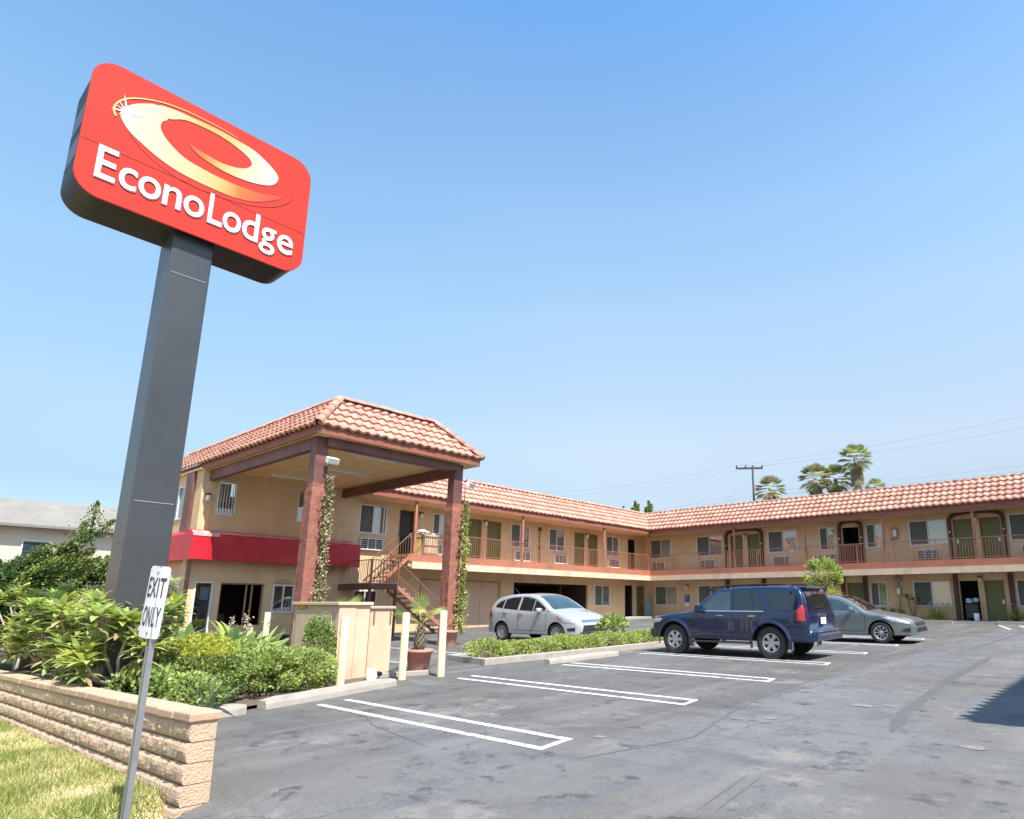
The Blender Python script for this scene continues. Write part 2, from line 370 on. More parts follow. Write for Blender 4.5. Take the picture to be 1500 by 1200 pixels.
tag(mb.build('ground', M['asphalt']), kind='structure')
def sheet(name, polys, mtl, dz, kind='structure', sub=1):
    mb = MB()
    for p in polys: mb.add([(x, y, gz(y) + dz) for x, y in p], [tuple(range(len(p)))])
    return tag(mb.build(name, mtl), kind=kind)
def paint_mat():
    mt = mat('road_paint', (.70, .68, .65), (.55, .54, .52), rough=.7, scale=9, c3=(.25, .24, .23), s3=7, t3=(.55, .66), bump=.1, bscale=80)
    return mt
M['paint'] = paint_mat()
# parking stall markings: pairs of lines joined at their open end
def stall(x0, x1, ya, yb, closed=True, wd=.11):
    ps = [[(x0, ya), (x1, ya), (x1, ya + wd), (x0, ya + wd)], [(x0 - .1, yb), (x1 - .1, yb), (x1 - .1, yb + wd), (x0 - .1, yb + wd)]]
    if closed: ps[0][1] = (x1 - .0, ya); ps.append([(x1 - .005, ya), (x1 + .09, ya), (x1 - .005, yb + wd), (x1 - .1, yb + wd)])
    return ps
pp = []
for x0, x1, ya, yb in ((-10.0, -5.25, 5.22, 5.72), (-10.75, -5.5, 8.44, 8.86), (-10.7, -5.6, 11.42, 11.82), (-10.9, -5.75, 14.66, 15.06), (-10.9, -5.85, 17.60, 18.0), (-10.9, -5.9, 20.6, 21.0), (-10.9, -5.9, 23.6, 24.0)):
    pp += stall(x0, x1, ya, yb, True)
for x0 in (-9.6, -8.8, -5.3, -4.5):                                  # short diagonal stripes before the rear planters
    pp.append([(x0, 34.2), (x0 + .12, 34.2), (x0 + 1.0, 31.0), (x0 + .88, 31.0)])
pp.append([(-19.0, 9.55), (-13.6, 9.55), (-13.6, 9.64), (-19.0, 9.64)])
pp.append([(-19.0, 12.0), (-14.2, 12.0), (-14.2, 12.09), (-19.0, 12.09)])
sheet('parking_markings', pp, M['paint'], .004)
# pale scuffs and tyre marks lie in the asphalt
M['tyre_mark'] = mat('tyre_mark', (.055, .055, .06), (.12, .12, .12), rough=.8, scale=5, lo=.3, hi=.6)
M['patch'] = mat('sealed_patch', (.118, .112, .104), (.088, .086, .084), rough=.75, scale=3.5, bump=.3, bscale=80)
def band(pts, wd, seed, dz=.003):
    r = random.Random(seed); L_, R_ = [], []; P = []
    for (a, b) in zip(pts, pts[1:]):
        n = max(2, int(math.dist(a, b) / .22)); P += [(a[0] + (b[0] - a[0]) * i / n, a[1] + (b[1] - a[1]) * i / n) for i in range(n)]
    P.append(pts[-1]); mb = MB(); prev = None
    for i, (x, y) in enumerate(P):
        q = P[min(i + 1, len(P) - 1)]; o_ = P[max(0, i - 1)]; dx, dy = q[0] - o_[0], q[1] - o_[1]; l_ = math.hypot(dx, dy); nx_, ny_ = -dy / l_, dx / l_
        e = min(1, min(i, len(P) - 1 - i) / 3 + .15); a_, b_ = wd * e * r.uniform(.7, 1.25), wd * e * r.uniform(.7, 1.25)
        cur = [(x + nx_ * a_, y + ny_ * a_, gg(y) + dz), (x - nx_ * b_, y - ny_ * b_, gg(y) + dz)]
        if prev: mb.quad(prev[0], prev[1], cur[1], cur[0])
        prev = cur
    return mb
mb = band([(-2.5, 8.3), (-2.7, 9.6), (-2.95, 13), (-3.1, 18.5)], .09, 1)
for pts, w_, s_ in (([(-5.6, 17.2), (-4.95, 11.8), (-4.85, 9.8), (-4.6, 8.3), (-4.2, 6.7), (-4.6, 5.2)], .022, 2), ([(-2.85, 4.6), (-3.0, 5.7)], .015, 3), ([(-2.72, 4.6), (-2.87, 5.7)], .015, 4), ([(-9.2, 5.5), (-7.9, 4.9), (-6.3, 4.6)], .012, 5), ([(-3.9, 20), (-3.7, 29), (-4.4, 33)], .05, 6)):
    b2 = band(pts, w_, s_); mb.add(b2.v, b2.f)
tag(mb.build('sealed_cracks', M['patch']), kind='structure')
mb = MB(); r = random.Random(12)
M['scuffed'] = mat('worn_aggregate', (.24, .225, .20), (.14, .132, .124), rough=.95, scale=14, lo=.4, hi=.6)
for x, y, s_ in ((-3.35, 9.9, .22), (-3.0, 10.1, .13), (-5.1, 6.1, .10), (-4.3, 8.0, .12), (-4.0, 8.25, .10), (-6.2, 7.1, .08), (-1.6, 8.0, .16)):
    n = 14; mb.add([(x + s_ * r.uniform(.45, 1.1) * math.cos(2 * PI * i / n) * 1.3, y + s_ * r.uniform(.45, 1.1) * math.sin(2 * PI * i / n) * .9, gg(y) + .0035) for i in range(n)], [tuple(range(n))])
tag(mb.build('worn_patches', M['scuffed']), kind='structure')
# soil of the planting beds
bed = MB()
def bedpoly(p, z): bed.add([(x, y, gz(y) + z) for x, y in p], [tuple(range(len(p)))])
bedpoly([(-30, 2.4), (-10.0, 2.4), (-10.15, 3.2), (-10.95, 6.9), (-11.9, 7.3), (-14.0, 7.3), (-15.5, 7.2), (-17, 6.6), (-30, 6.6)], .055)
bedpoly([(-13.75, 10.55), (-12.2, 10.45), (-11.75, 18.4), (-13.8, 18.4)], .10)
bedpoly([(-9.9, 35.0), (-7.3, 35.0), (-7.3, 36.18), (-9.9, 36.18)], .13); bedpoly([(-5.35, 35.0), (-3.2, 35.0), (-3.2, 36.18), (-5.35, 36.18)], .13)
bedpoly([(-13.0, 30.2), (-11.0, 30.2), (-11.0, 32.2), (-13.0, 32.2)], .08)
tag(bed.build('planting_bed', M['soil']), kind='structure')
# lawn in front of the block wall
mb = MB()
def lawn_z(x, y): return -.01 + .026 * (x + 6.5) - .11 * (2.3 - max(y, -4)) - max(0, x + 6.8) * 1.1 + .03 * noise.noise(Vector((x * .9, y * .9, 3)))+.01
nx, ny = 120, 90
X0, X1, Y0, Y1 = -40.0, -6.35, -30.0, 2.32
g = [[(X0 + (X1 - X0) * i / nx, Y0 + (Y1 - Y0) * j / ny) for i in range(nx + 1)] for j in range(ny + 1)]
vs = [(x, y, lawn_z(x, y) + .03) for row in g for x, y in row]
mb.add(vs, [(j * (nx + 1) + i, j * (nx + 1) + i + 1, (j + 1) * (nx + 1) + i + 1, (j + 1) * (nx + 1) + i) for j in range(ny) for i in range(nx)], smooth=True)
M['lawn'] = mat('lawn_soil', (.36, .34, .13), (.60, .47, .30), rough=1, scale=1.6, bump=.8, bscale=50, c3=(.27, .29, .08), s3=1.3, t3=(.45, .6))
tag(mb.build('lawn', M['lawn']), kind='structure')
mb = MB(); r = random.Random(3)
M['g1'] = leafmat('grass_lime', (.46, .46, .14), (.38, .41, .11)); M['g2'] = leafmat('grass_dry', (.66, .56, .32), (.54, .46, .25), tr=.2); M['g3'] = leafmat('grass_green', (.28, .33, .07), (.20, .27, .05))
for k in range(52000):
    x = r.uniform(-16.5, -6.45); y = 2.26 - abs(r.gauss(0, 1)) * .95
    if r.random() < .5: x = r.uniform(-11, -6.45)
    if y < -1.6: continue
    dn = noise.noise(Vector((x * 1.1, y * 1.1, 0)))
    if r.random() < .30 - dn * .9: continue
    h = r.uniform(.025, .07) * (1.1 + dn * .8); a = r.uniform(0, 2 * PI); wd = .006
    z = lawn_z(x, y) + .025; dx, dy = math.cos(a) * wd, math.sin(a) * wd; lx, ly = r.gauss(0, .022), r.gauss(0, .022)
    mb.add([(x - dx, y - dy, z), (x + dx, y + dy, z), (x + lx, y + ly, z + h)], [(0, 1, 2)], mi=0 if r.random() < .48 else (1 if r.random() < .5 - dn else 2))
tag(mb.build('grass', [M['g1'], M['g2'], M['g3']]), kind='stuff', label='patchy green and straw coloured grass in front of the block wall', cat='grass')
# kerbs and walks
def strip(mb, pts, wd, z0, z1, mi=0):
    for i in range(len(pts) - 1):
        a = Vector(pts[i] + (0,)); b = Vector(pts[i + 1] + (0,)); d = (b - a).normalized(); n = Vector((-d.y, d.x, 0)) * wd
        vs = []
        for p in (a, b, b + n, a + n): vs.append((p.x, p.y, gz(p.y) + z0))
        for p in (a, b, b + n, a + n): vs.append((p.x, p.y, gz(p.y) + z1))
        mb.add(vs, [(3, 2, 1, 0), (4, 5, 6, 7), (0, 1, 5, 4), (1, 2, 6, 5), (2, 3, 7, 6), (3, 0, 4, 7)], mi)
mb = MB(); strip(mb, [(-12.12, 10.33), (-11.95, 12.4), (-11.78, 14.5), (-11.66, 16.65), (-11.6, 18.6)], .15, -.05, .15)
strip(mb, [(-13.85, 10.55), (-12.12, 10.33)], .15, -.05, .148); strip(mb, [(-13.95, 18.6), (-13.85, 10.55)], .15, -.05, .145)
tag(mb.build('island_kerb', M['concrete'], bevel=.015), kind='structure')
mb = MB(); strip(mb, [(-12.25, 7.35), (-11.75, 8.55)], .10, -.03, .09)
tag(mb.build('low_kerb', M['concrete'], bevel=.015), kind='structure')
mb = MB(); 
for a, b in ((-24.5, -11.9), (-9.95, -7.25), (-5.4, -3.1), (-1.9, 2)): strip(mb, [(a, 34.85), (b, 34.85)], .15, -.05, .15)
strip(mb, [(-24.4, 35.0), (2, 35.0)], 1.2, -.05, .125)
strip(mb, [(-24.75, 27.0), (-24.75, 34.85)], 1.5, -.05, .10)
tag(mb.build('pavement', M['concrete']), kind='structure')
# wheel stops
def wheel_stop(p, q, label, wd=.24, h=.15):
    mb = MB(); a = Vector(p + (gz(p[1]),)); b = Vector(q + (gz(q[1]),)); d = (b - a).normalized(); n = d.cross(Vector((0, 0, 1))); up = Vector((0, 0, 1))
    L = (b - a).length; nseg = 10; prof = [(-.5, 0), (-.47, .55), (-.36, .98), (.36, 1), (.47, .55), (.5, 0)]
    for i in range(nseg + 1):
        t = i / nseg; c = a + d * L * t; e = min(1, .82 + 1.8 * min(t, 1 - t))
        for u, v in prof: mb.v.append(tuple(c + n * wd * u * e + up * h * v * (e if v > .9 else 1) + up * .004 * rnd.uniform(-1, 1)))
    k = len(prof)
    for i in range(nseg):
        for j in range(k - 1): mb.f.append((i * k + j, i * k + j + 1, (i + 1) * k + j + 1, (i + 1) * k + j)); mb.m.append(0); mb.sm.append(False)
    for e in (0, nseg): mb.f.append(tuple(e * k + j for j in range(k))); mb.m.append(0); mb.sm.append(False)
    o = mb.build('wheel_stop', M['concrete'], off=a, fixn=True); o.location = a
    return tag(o, label, 'wheel stop', 'concrete wheel stops')
wheel_stop((-10.05, 2.95), (-10.2, 4.25), 'short pale concrete wheel stop touching the end of the block wall')
wheel_stop((-10.3, 4.55), (-10.95, 7.15), 'long pale concrete wheel stop below the green hedge and first yellow bollard')
wheel_stop((-11.1, 11.35), (-11.05, 13.9), 'pale concrete wheel stop against the kerb of the island bed', h=.13)
# ------------------------------------------------------------- the motel
LX, RY, OX = -26.24, 36.2, -25.7                     # wall planes: side wing, rear wing, office
def FL(u, v, z): return (LX + v, u, z)
def FR(u, v, z): return (u, RY - v, z)
def FO(u, v, z): return (OX + v, u, z)
def FS(u, v, z): return (u, 8.42 - v, z)             # office side wall
def fbox(mb, F, u0, u1, v0, v1, z0, z1, mi=None):
    a = F(u0, v0, z0); b = F(u1, v1, z1); mb.box(a[0], b[0], a[1], b[1], a[2], b[2], mi)
def wall(mb, F, u0, u1, z0, z1, holes, depth=.14):
    us = sorted({u0, u1, *[h[0] for h in holes], *[h[1] for h in holes]}); zs = sorted({z0, z1, *[h[2] for h in holes], *[h[3] for h in holes]})
    for i in range(len(us) - 1):
        for j in range(len(zs) - 1):
            cu, cz = (us[i] + us[i + 1]) / 2, (zs[j] + zs[j + 1]) / 2
            if any(h[0] < cu < h[1] and h[2] < cz < h[3] for h in holes): continue
            mb.quad(F(us[i], 0, zs[j]), F(us[i + 1], 0, zs[j]), F(us[i + 1], 0, zs[j + 1]), F(us[i], 0, zs[j + 1]))
    for a, b, c, d in [h[:4] for h in holes]:
        mb.quad(F(a, 0, c), F(a, -depth, c), F(a, -depth, d), F(a, 0, d)); mb.quad(F(b, 0, c), F(b, -depth, c), F(b, -depth, d), F(b, 0, d))
        mb.quad(F(a, 0, d), F(b, 0, d), F(b, -depth, d), F(a, -depth, d)); mb.quad(F(a, 0, c), F(b, 0, c), F(b, -depth, c), F(a, -depth, c))
motel = thing('motel_building', 'two storey tan stucco motel with terracotta tiled roofs, covered entrance and open walkways', 'building', (-26.0, 20.0, gz(20)))
MOT = motel
def window(F, u0, u1, z0, z1, style='half', par=None):
    par = par or MOT
    mb = MB(); t = .045 if u1 - u0 > .75 else .03; mid = (u0 + u1) / 2
    fbox(mb, F, u0 - .02, u1 + .02, -.05, .025, z1 - t, z1 + .015); fbox(mb, F, u0 - .02, u1 + .02, -.05, .032, z0 - .015, z0 + t)
    fbox(mb, F, u0 - .02, u0 + t, -.048, .028, z0 + t, z1 - t); fbox(mb, F, u1 - t, u1 + .02, -.048, .028, z0 + t, z1 - t)
    if u1 - u0 > .75 or style == 'half': fbox(mb, F, mid - .025, mid + .025, -.045, .015, z0 + t, z1 - t)
    w_ = mb.build('window', M['white_frame'], par)
    mb = MB(); mb.quad(F(u0 + t, -.03, z0 + t), F(u1 - t, -.03, z0 + t), F(u1 - t, -.03, z1 - t), F(u0 + t, -.03, z1 - t)); mb.build('pane', M['glass'], w_)
    if style in ('half', 'half_rev', 'full'):
        a, b = (mid, u1) if style != 'half_rev' else (u0, mid)
        if style == 'full': a, b = u0, u1
        mb = MB(); n = max(8, int((b - a) / .022)); k = 0
        for i in range(n):
            ua, ub = a + (b - a) * i / n, a + (b - a) * (i + 1) / n
            va, vb = -.07 - .025 * math.sin(i * 1.4 + u0), -.07 - .025 * math.sin((i + 1) * 1.4 + u0)
            mb.quad(F(ua, va, z0), F(ub, vb, z0), F(ub, vb, z1), F(ua, va, z1))
        mb.build('curtain', M['curtain'], w_)
        if style != 'full':
            a, b = (u0, mid) if style == 'half' else (mid, u1)
            mb = MB(); fbox(mb, F, a + (.046 if a == u0 else .03), b - (.03 if a == u0 else .046), -.028, -.018, z0 + .046, z1 - .046)
            n = int((b - a - .1) / .10)
            for i in range(n): fbox(mb, F, a + .1 * i + .06, a + .1 * i + .10, -.0178, -.0165, z0 + .05, z1 - .05)
            mb.build('blind', M['screen'], w_)
    else:
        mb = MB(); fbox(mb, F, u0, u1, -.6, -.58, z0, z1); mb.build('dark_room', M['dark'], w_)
    return w_
def ac(F, u0, u1, z0, z1, prot=.16):
    mb = MB(); t = .035
    fbox(mb, F, u0, u1, -.05, prot - .03, z0, z1); fbox(mb, F, u0, u1, prot - .03, prot, z1 - t, z1); fbox(mb, F, u0, u1, prot - .03, prot, z0, z0 + t)
    fbox(mb, F, u0, u0 + t, prot - .03, prot, z0 + t, z1 - t); fbox(mb, F, u1 - t, u1, prot - .03, prot, z0 + t, z1 - t)
    for i in (1, 2):
        c = u0 + (u1 - u0) * i / 3; fbox(mb, F, c - .014, c + .014, prot - .03, prot - .002, z0 + t, z1 - t)
    a = mb.build('air_conditioner', M['ac'], MOT)
    mb = MB(); fbox(mb, F, u0 + t, u1 - t, prot - .029, prot - .02, z0 + t, z1 - t, 1)
    n = 5
    for i in range(1, n): z = z0 + t + (z1 - z0 - 2 * t) * i / n; fbox(mb, F, u0 + t, u1 - t, prot - .02, prot - .008, z - .008, z + .006, 0)
    mb.build('grille', [M['ac'], M['ac_grille']], a)
def door(F, u0, u1, z0, z1, green=True, handle=None, rec=.10):
    mb = MB(); fbox(mb, F, u0 + .03, u1 - .03, -rec - .04, -rec, z0, z1 - .03, 0)
    fbox(mb, F, u0, u0 + .03, -rec, .012, z0, z1, 1); fbox(mb, F, u1 - .03, u1, -rec, .012, z0, z1, 1); fbox(mb, F, u0 + .03, u1 - .03, -rec, .010, z1 - .03, z1, 1)
    d = mb.build('door', [M['door_green'] if green else M['door_dark'], M['trim']], MOT)
    if handle is not None:
        h = MB(); hu = u0 + .12 if handle < 0 else u1 - .12
        fbox(h, F, hu - .03, hu + .03, -rec, -rec + .015, z0 + .92, z0 + 1.12); fbox(h, F, hu - .02, hu + .08 * (-handle), -rec + .03, -rec + .05, z0 + 1.0, z0 + 1.03)
        fbox(h, F, hu - .015, hu + .015, -rec + .015, -rec + .03, z0 + .99, z0 + 1.04); h.build('handle', M['alu'], d)
    return d
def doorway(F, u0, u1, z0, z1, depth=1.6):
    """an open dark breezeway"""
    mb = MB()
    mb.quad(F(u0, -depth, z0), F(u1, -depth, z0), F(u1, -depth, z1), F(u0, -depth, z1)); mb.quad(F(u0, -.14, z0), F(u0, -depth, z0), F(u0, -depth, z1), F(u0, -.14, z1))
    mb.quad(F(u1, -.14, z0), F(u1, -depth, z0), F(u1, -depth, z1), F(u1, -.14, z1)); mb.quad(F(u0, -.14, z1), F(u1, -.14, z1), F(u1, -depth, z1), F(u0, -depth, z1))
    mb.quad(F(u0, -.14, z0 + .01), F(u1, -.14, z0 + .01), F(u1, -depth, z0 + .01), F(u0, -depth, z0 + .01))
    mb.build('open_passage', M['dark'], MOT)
def wall_lamp(F, u, z, v=0.0):
    mb = MB(); fbox(mb, F, u - .06, u + .06, v, v + .03, z - .02, z + .16); fbox(mb, F, u - .07, u + .07, v + .03, v + .20, z + .11, z + .15)
    l = mb.build('wall_lamp', M['black'], MOT)
    mb = MB(); c = Vector(F(u, v + .12, z - .05)); mb.lathe([(.03, .16), (.065, .12), (.085, .04), (.07, -.05), (.02, -.08), (.001, -.08)], Matrix.Translation(c), 14)
    mb.build('globe', M['lamp_white'], l)
# ---- walls and openings
ZU0, ZU1 = 3.76, 6.2
UW = [(18.74, 19.52), (23.81, 25.2), (26.77, 28.1), (32.01, 33.28)]
UD = [(20.85, 21.78, 1, -1), (22.15, 23.12, 1, 1), (28.96, 29.88, 1, -1), (30.22, 31.14, 1, 1), (16.89, 17.70, 0, 1)]
holes = [(14.9, 16.22, 4.68, 5.95)] + [(a, b, 4.68, 5.95) for a, b in UW] + [(a, b, ZU0, 5.93) for a, b, *_ in UD] + [(34.31, 35.2, ZU0, 5.93)]
mb = MB(); wall(mb, FL, 14.2, 36.2, ZU0, 6.36, holes)
g0 = 0.15
lh = [(18.29, 20.38, g0, 2.74), (20.74, 23.14, g0, 2.74), (24.17, 30.26, g0, 2.79), (30.88, 32.37, 1.56, 2.81), (33.95, 34.9, g0, 2.88), (35.2, 36.1, g0, 2.86), (14.9, 16.0, 1.3, 2.2)]
wall(mb, FL, 14.2, 36.2, g0, ZU0, lh)
RWn = [(-25.72, -24.07), (-22.06, -20.2), (-17.08, -15.26), (-13.92, -13.03), (-11.32, -10.43), (-9.12, -7.33), (-4.60, -2.8)]
RWn += [(-1.4, .4)]
RD = [(-19.62, -18.78, 1, -1), (-18.45, -17.64, 1, 1), (-7.03, -6.13, 1, -1), (-5.86, -4.96, 1, 1)]
rh = [(a, b, 4.68, 5.95) for a, b in RWn] + [(a, b, ZU0, 5.88) for a, b, *_ in RD] + [(-12.62, -11.72, ZU0, 5.86)]
wall(mb, FR, -26.24, 6.5, ZU0, 6.36, rh)
gr0 = .80
RLW = [(-25.40, -23.62), (-22.05, -20.23), (-11.32, -10.48), (-9.17, -7.46), (-4.62, -2.9)]
RLD = [(-19.62, -18.78, 1, -1), (-18.45, -17.64, 1, 1), (-12.55, -11.68, 1, 1), (-5.97, -5.12, 1, 1)]
rlh = [(a, b, 1.60, 2.84) for a, b in RLW] + [(a, b, gr0, 2.83) for a, b, *_ in RLD] + [(-7.02, -6.22, gr0, 2.83)]
wall(mb, FR, -26.24, 6.5, .6, ZU0, rlh)
mb.box(-33.6, -33.4, 14, 44, .2, 7.3); mb.box(-33.6, 8, 44, 44.2, .2, 7.3)     # far walls of the block
mb.build('wall', M['stucco'], MOT)
# ---- office block
mb = MB()
oh = [(8.98, 9.58, 4.8, 6.05), (11.9, 12.6, 4.8, 6.05), (8.62, 9.18, .35, 2.36), (9.45, 10.97, .85, 2.36), (11.3, 12.1, 1.30, 2.33)]
wall(mb, FO, 8.42, 14.6, .1, 6.37, oh); wall(mb, FS, -31.5, OX, .1, 6.37, [(-28.6, -27.3, 4.7, 5.95), (-28.2, -26.6, .9, 2.5)])
mb.quad((OX, 14.6, .1), (LX - .2, 14.6, .1), (LX - .2, 14.6, 6.37), (OX, 14.6, 6.37)); mb.quad((-31.5, 8.42, .1), (-31.5, 20, .1), (-31.5, 20, 6.37), (-31.5, 8.42, 6.37))
mb.build('office_wall', M['stucco'], MOT)
window(FS, -28.6, -27.3, 4.7, 5.95, 'full'); window(FS, -28.2, -26.6, .9, 2.5, 'full')
mb = MB(); fbox(mb, FO, 8.5, 14.5, 0, .02, .12, .46); mb.build('skirting', mat('skirting_paint', (.03, .035, .055), rough=.6), MOT)
def barred(F, u0, u1, z0, z1):
    w_ = window(F, u0, u1, z0, z1, 'open'); mb = MB()
    n = 6
    for i in range(1, n): u = u0 + (u1 - u0) * i / n; fbox(mb, F, u - .012, u + .012, -.02, 0.005, z0 + .04, z1 - .04)
    fbox(mb, F, u0 + .04, u1 - .04, -.2, -.19, z0 + .25, z0 + .62, 1)
    mb.build('window_bars', [M['white_frame'], M['screen']], w_)
barred(FO, 8.98, 9.58, 4.8, 6.05); window(FO, 11.9, 12.6, 4.8, 6.05, 'full'); window(FO, 8.62, 9.18, .35, 2.36, 'open'); window(FO, 11.3, 12.1, 1.30, 2.33, 'open')
mb = MB(); fbox(mb, FO, 8.84, 9.12, -.10, -.09, 1.75, 2.2); mb.build('poster', mat('poster_blue', (.10, .30, .55), (.25, .5, .7), rough=.5, scale=9), MOT)
mb = MB(); fbox(mb, FO, 11.36, 12.05, .01, .10, 2.40, 2.44); fbox(mb, FO, 11.36, 12.05, .01, .03, 2.48, 2.54); mb.build('sign_shelf', M['walk_cream'], MOT)
# lobby opening, with its two slim posts and furniture shapes inside
mb = MB(); doorwayF = FO
mb.quad(FO(8.6, -3, .3), FO(12.5, -3, .3), FO(12.5, -3, 2.7), FO(8.6, -3, 2.7)); mb.quad(FO(8.6, -3, .32), FO(12.5, -3, .32), FO(12.5, -.1, .32), FO(8.6, -.1, .32)); mb.quad(FO(8.6, -3, 2.6), FO(12.5, -3, 2.6), FO(12.5, -.1, 2.6), FO(8.6, -.1, 2.6))
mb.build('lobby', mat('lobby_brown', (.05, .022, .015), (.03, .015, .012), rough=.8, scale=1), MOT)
mb = MB()
for u in (10.35, 10.55): fbox(mb, FO, u, u + .05, -.14, -.09, .85, 2.36)
fbox(mb, FO, 9.45, 9.5, -.12, -.07, .85, 2.36); fbox(mb, FO, 10.92, 10.97, -.12, -.07, .85, 2.36); fbox(mb, FO, 9.5, 10.92, -.12, -.07, 2.31, 2.36)
mb.build('lobby_frame', M['trim'], MOT)
mb = MB(); fbox(mb, FO, 9.6, 10.3, -2.2, -1.6, .32, 1.25); mb.build('lobby_desk', mat('desk_wood', (.16, .08, .04), (.10, .05, .03), rough=.5, scale=5), MOT)
wall_lamp(FO, 8.62, 5.35)
# pilaster on the corner
mb = MB(); fbox(mb, FS, -27.0, -26.35, .0, .12, 4.1, 6.37); fbox(mb, FS, -26.1, -25.72, .0, .02, .2, 3.1)
mb.build('pilaster', M['maroon'], MOT)  # maroon puts the eave's shade into the pilaster's colour
# ---- awning
mb = MB(); prof = [(0, 4.2), (.42, 4.12), (.60, 4.02), (.63, 3.12), (.55, 3.10), (0, 3.16)]
ya, yb = 8.12, 14.42; n = 26
k = len(mb.v)
for i in range(n + 1):
    y = ya + (yb - ya) * i / n
    for v, z in prof: mb.v.append((OX + v + (.012 * math.sin(i * 1.1) if .5 < v < .7 else 0), y, z + .008 * math.sin(i * 2.1)))
for i in range(n):
    for j in range(len(prof) - 1):
        a = k + i * 6 + j; mb.f.append((a, a + 6, a + 7, a + 1)); mb.m.append(0); mb.sm.append(False)
mb.f.append(tuple(k + n * 6 + j for j in range(6))); mb.m.append(0); mb.sm.append(False)
k = len(mb.v)
for i, x in enumerate((OX + .63, -26.5, -27.6, -28.6)):                  # return along the side wall
    for v, z in prof: mb.v.append(((x if i else OX + v), 8.42 - v * .5 if i else 8.12 + (.3 - v * .5) * 0, z))
for i in range(3):
    for j in range(5): a = k + i * 6 + j; mb.f.append((a + 1, a + 7, a + 6, a)); mb.m.append(0); mb.sm.append(False)
aw = mb.build('awning', M['red'], MOT)
mb = MB(); mb.quad((OX + .425, 8.14, 4.128), (OX + .425, yb - .02, 4.128), (OX + .605, yb - .02, 4.03), (OX + .605, 8.14, 4.03))
mb.quad((OX + .607, 8.14, 4.03), (OX + .607, 9.0, 4.03), (OX + .632, 9.0, 3.93), (OX + .632, 8.14, 3.93))
mb.build('faded_edge', M['red_faded'], aw)
mb = MB()
for y in (13.4,): mb.bar((OX, y, 2.75), (OX + .6, y, 3.1), .02)
mb.build('bracket', M['steel'], aw)
# ---- doors, windows, coolers of the side wing
window(FL, 14.9, 16.22, 4.68, 5.95)
for a, b in UW: window(FL, a, b, 4.68, 5.95)
for a, b, gcol, h in UD: door(FL, a, b, ZU0, 5.93, bool(gcol), h)
doorway(FL, 34.31, 35.2, ZU0, 5.93)
for a, b in ((14.95, 16.05), (24.06, 25.2), (27.15, 28.2), (32.08, 33.2), (18.78, 19.5)): ac(FL, a, b, 3.95, 4.46)
for u, z in ((18.0, 5.75), (21.96, 5.78), (30.05, 5.78)): wall_lamp(FL, u, z)
window(FL, 30.88, 32.37, 1.56, 2.81); window(FL, 14.9, 16.0, 1.3, 2.2, 'open')
doorway(FL, 33.95, 34.9, g0, 2.88); door(FL, 35.2, 36.1, .8, 2.86, True, 1)
# pipe with junction boxes
mb = MB(); mb.tube([FL(26.0, .03, 3.8), FL(26.0, .03, 5.8)], .02); fbox(mb, FL, 25.93, 26.07, .0, .09, 4.72, 4.86); fbox(mb, FL, 25.9, 26.1, .0, .10, 5.72, 5.92)
mb.build('conduit', M['maroon'], MOT)
# garages
for a, b in ((18.29, 20.38), (20.74, 23.14)):
    mb = MB(); c = (a + b) / 2; e = .04 if b < 22 else 0
    for p, q in ((a, c - .012), (c + .012, b)): fbox(mb, FL, p, q, -.13, -.09, .3, 2.74)
    fbox(mb, FL, c - .012, c + .012, -.14, -.115, .3, 2.74)
    gd = mb.build('garage_door', M['garage'], MOT)
    mb = MB(); fbox(mb, FL, a - .03, b + .03, -.005, .03, 2.74, 2.80); fbox(mb, FL, a - .05, a, -.005, .025, .3, 2.74); fbox(mb, FL, b, b + .05, -.005, .025, .3, 2.74); mb.build('door_trim', M['trim'], gd)
# open carport
mb = MB(); a, b = 24.17, 30.26
for p in (((a, -6), (b, -6)),): mb.quad(FL(a, -6, .3), FL(b, -6, .3), FL(b, -6, 2.79), FL(a, -6, 2.79))
mb.quad(FL(a, -.14, .3), FL(a, -6, .3), FL(a, -6, 2.79), FL(a, -.14, 2.79)); mb.quad(FL(b, -.14, .3), FL(b, -6, .3), FL(b, -6, 2.79), FL(b, -.14, 2.79))
mb.quad(FL(a, -.14, 2.79), FL(b, -.14, 2.79), FL(b, -6, 2.79), FL(a, -6, 2.79))
fbox(mb, FL, 28.9, 29.05, -1.2, -1.05, .3, 2.79); fbox(mb, FL, 26.7, 26.85, -3.2, -3.05, .3, 2.79)
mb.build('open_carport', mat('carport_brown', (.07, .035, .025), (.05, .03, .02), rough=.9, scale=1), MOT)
# ---- rear wing openings
for i, (a, b) in enumerate(RWn): window(FR, a, b, 4.68, 5.95)
for a, b, gcol, h in RD: door(FR, a, b, ZU0, 5.88, True, h)
doorway(FR, -12.62, -11.72, ZU0, 5.86)
for a, b in ((-25.5, -24.5), (-21.76, -20.69), (-16.76, -15.67), (-14.03, -13.0), (-8.79, -7.73), (-4.2, -3.15)): ac(FR, a, b, 3.95, 4.43)
for a, b in RLW: window(FR, a, b, 1.60, 2.84)
for a, b, gcol, h in RLD: door(FR, a, b, gr0, 2.83, True, h)
doorway(FR, -7.02, -6.22, gr0 + .13, 2.83)
for u, z in ((-18.61, 5.78), (-13.15, 5.65), (-6.0, 5.82)): wall_lamp(FR, u, z)
wall_lamp(FR, -6.1, 2.88); wall_lamp(FR, -22.85, 2.75)
mb = MB(); fbox(mb, FR, -9.95, -9.68, 0, .14, 5.10, 5.66); fbox(mb, FR, -9.90, -9.73, .14, .16, 5.2, 5.55, 1); fbox(mb, FR, -10.05, -9.93, 0, .08, 5.0, 5.12)
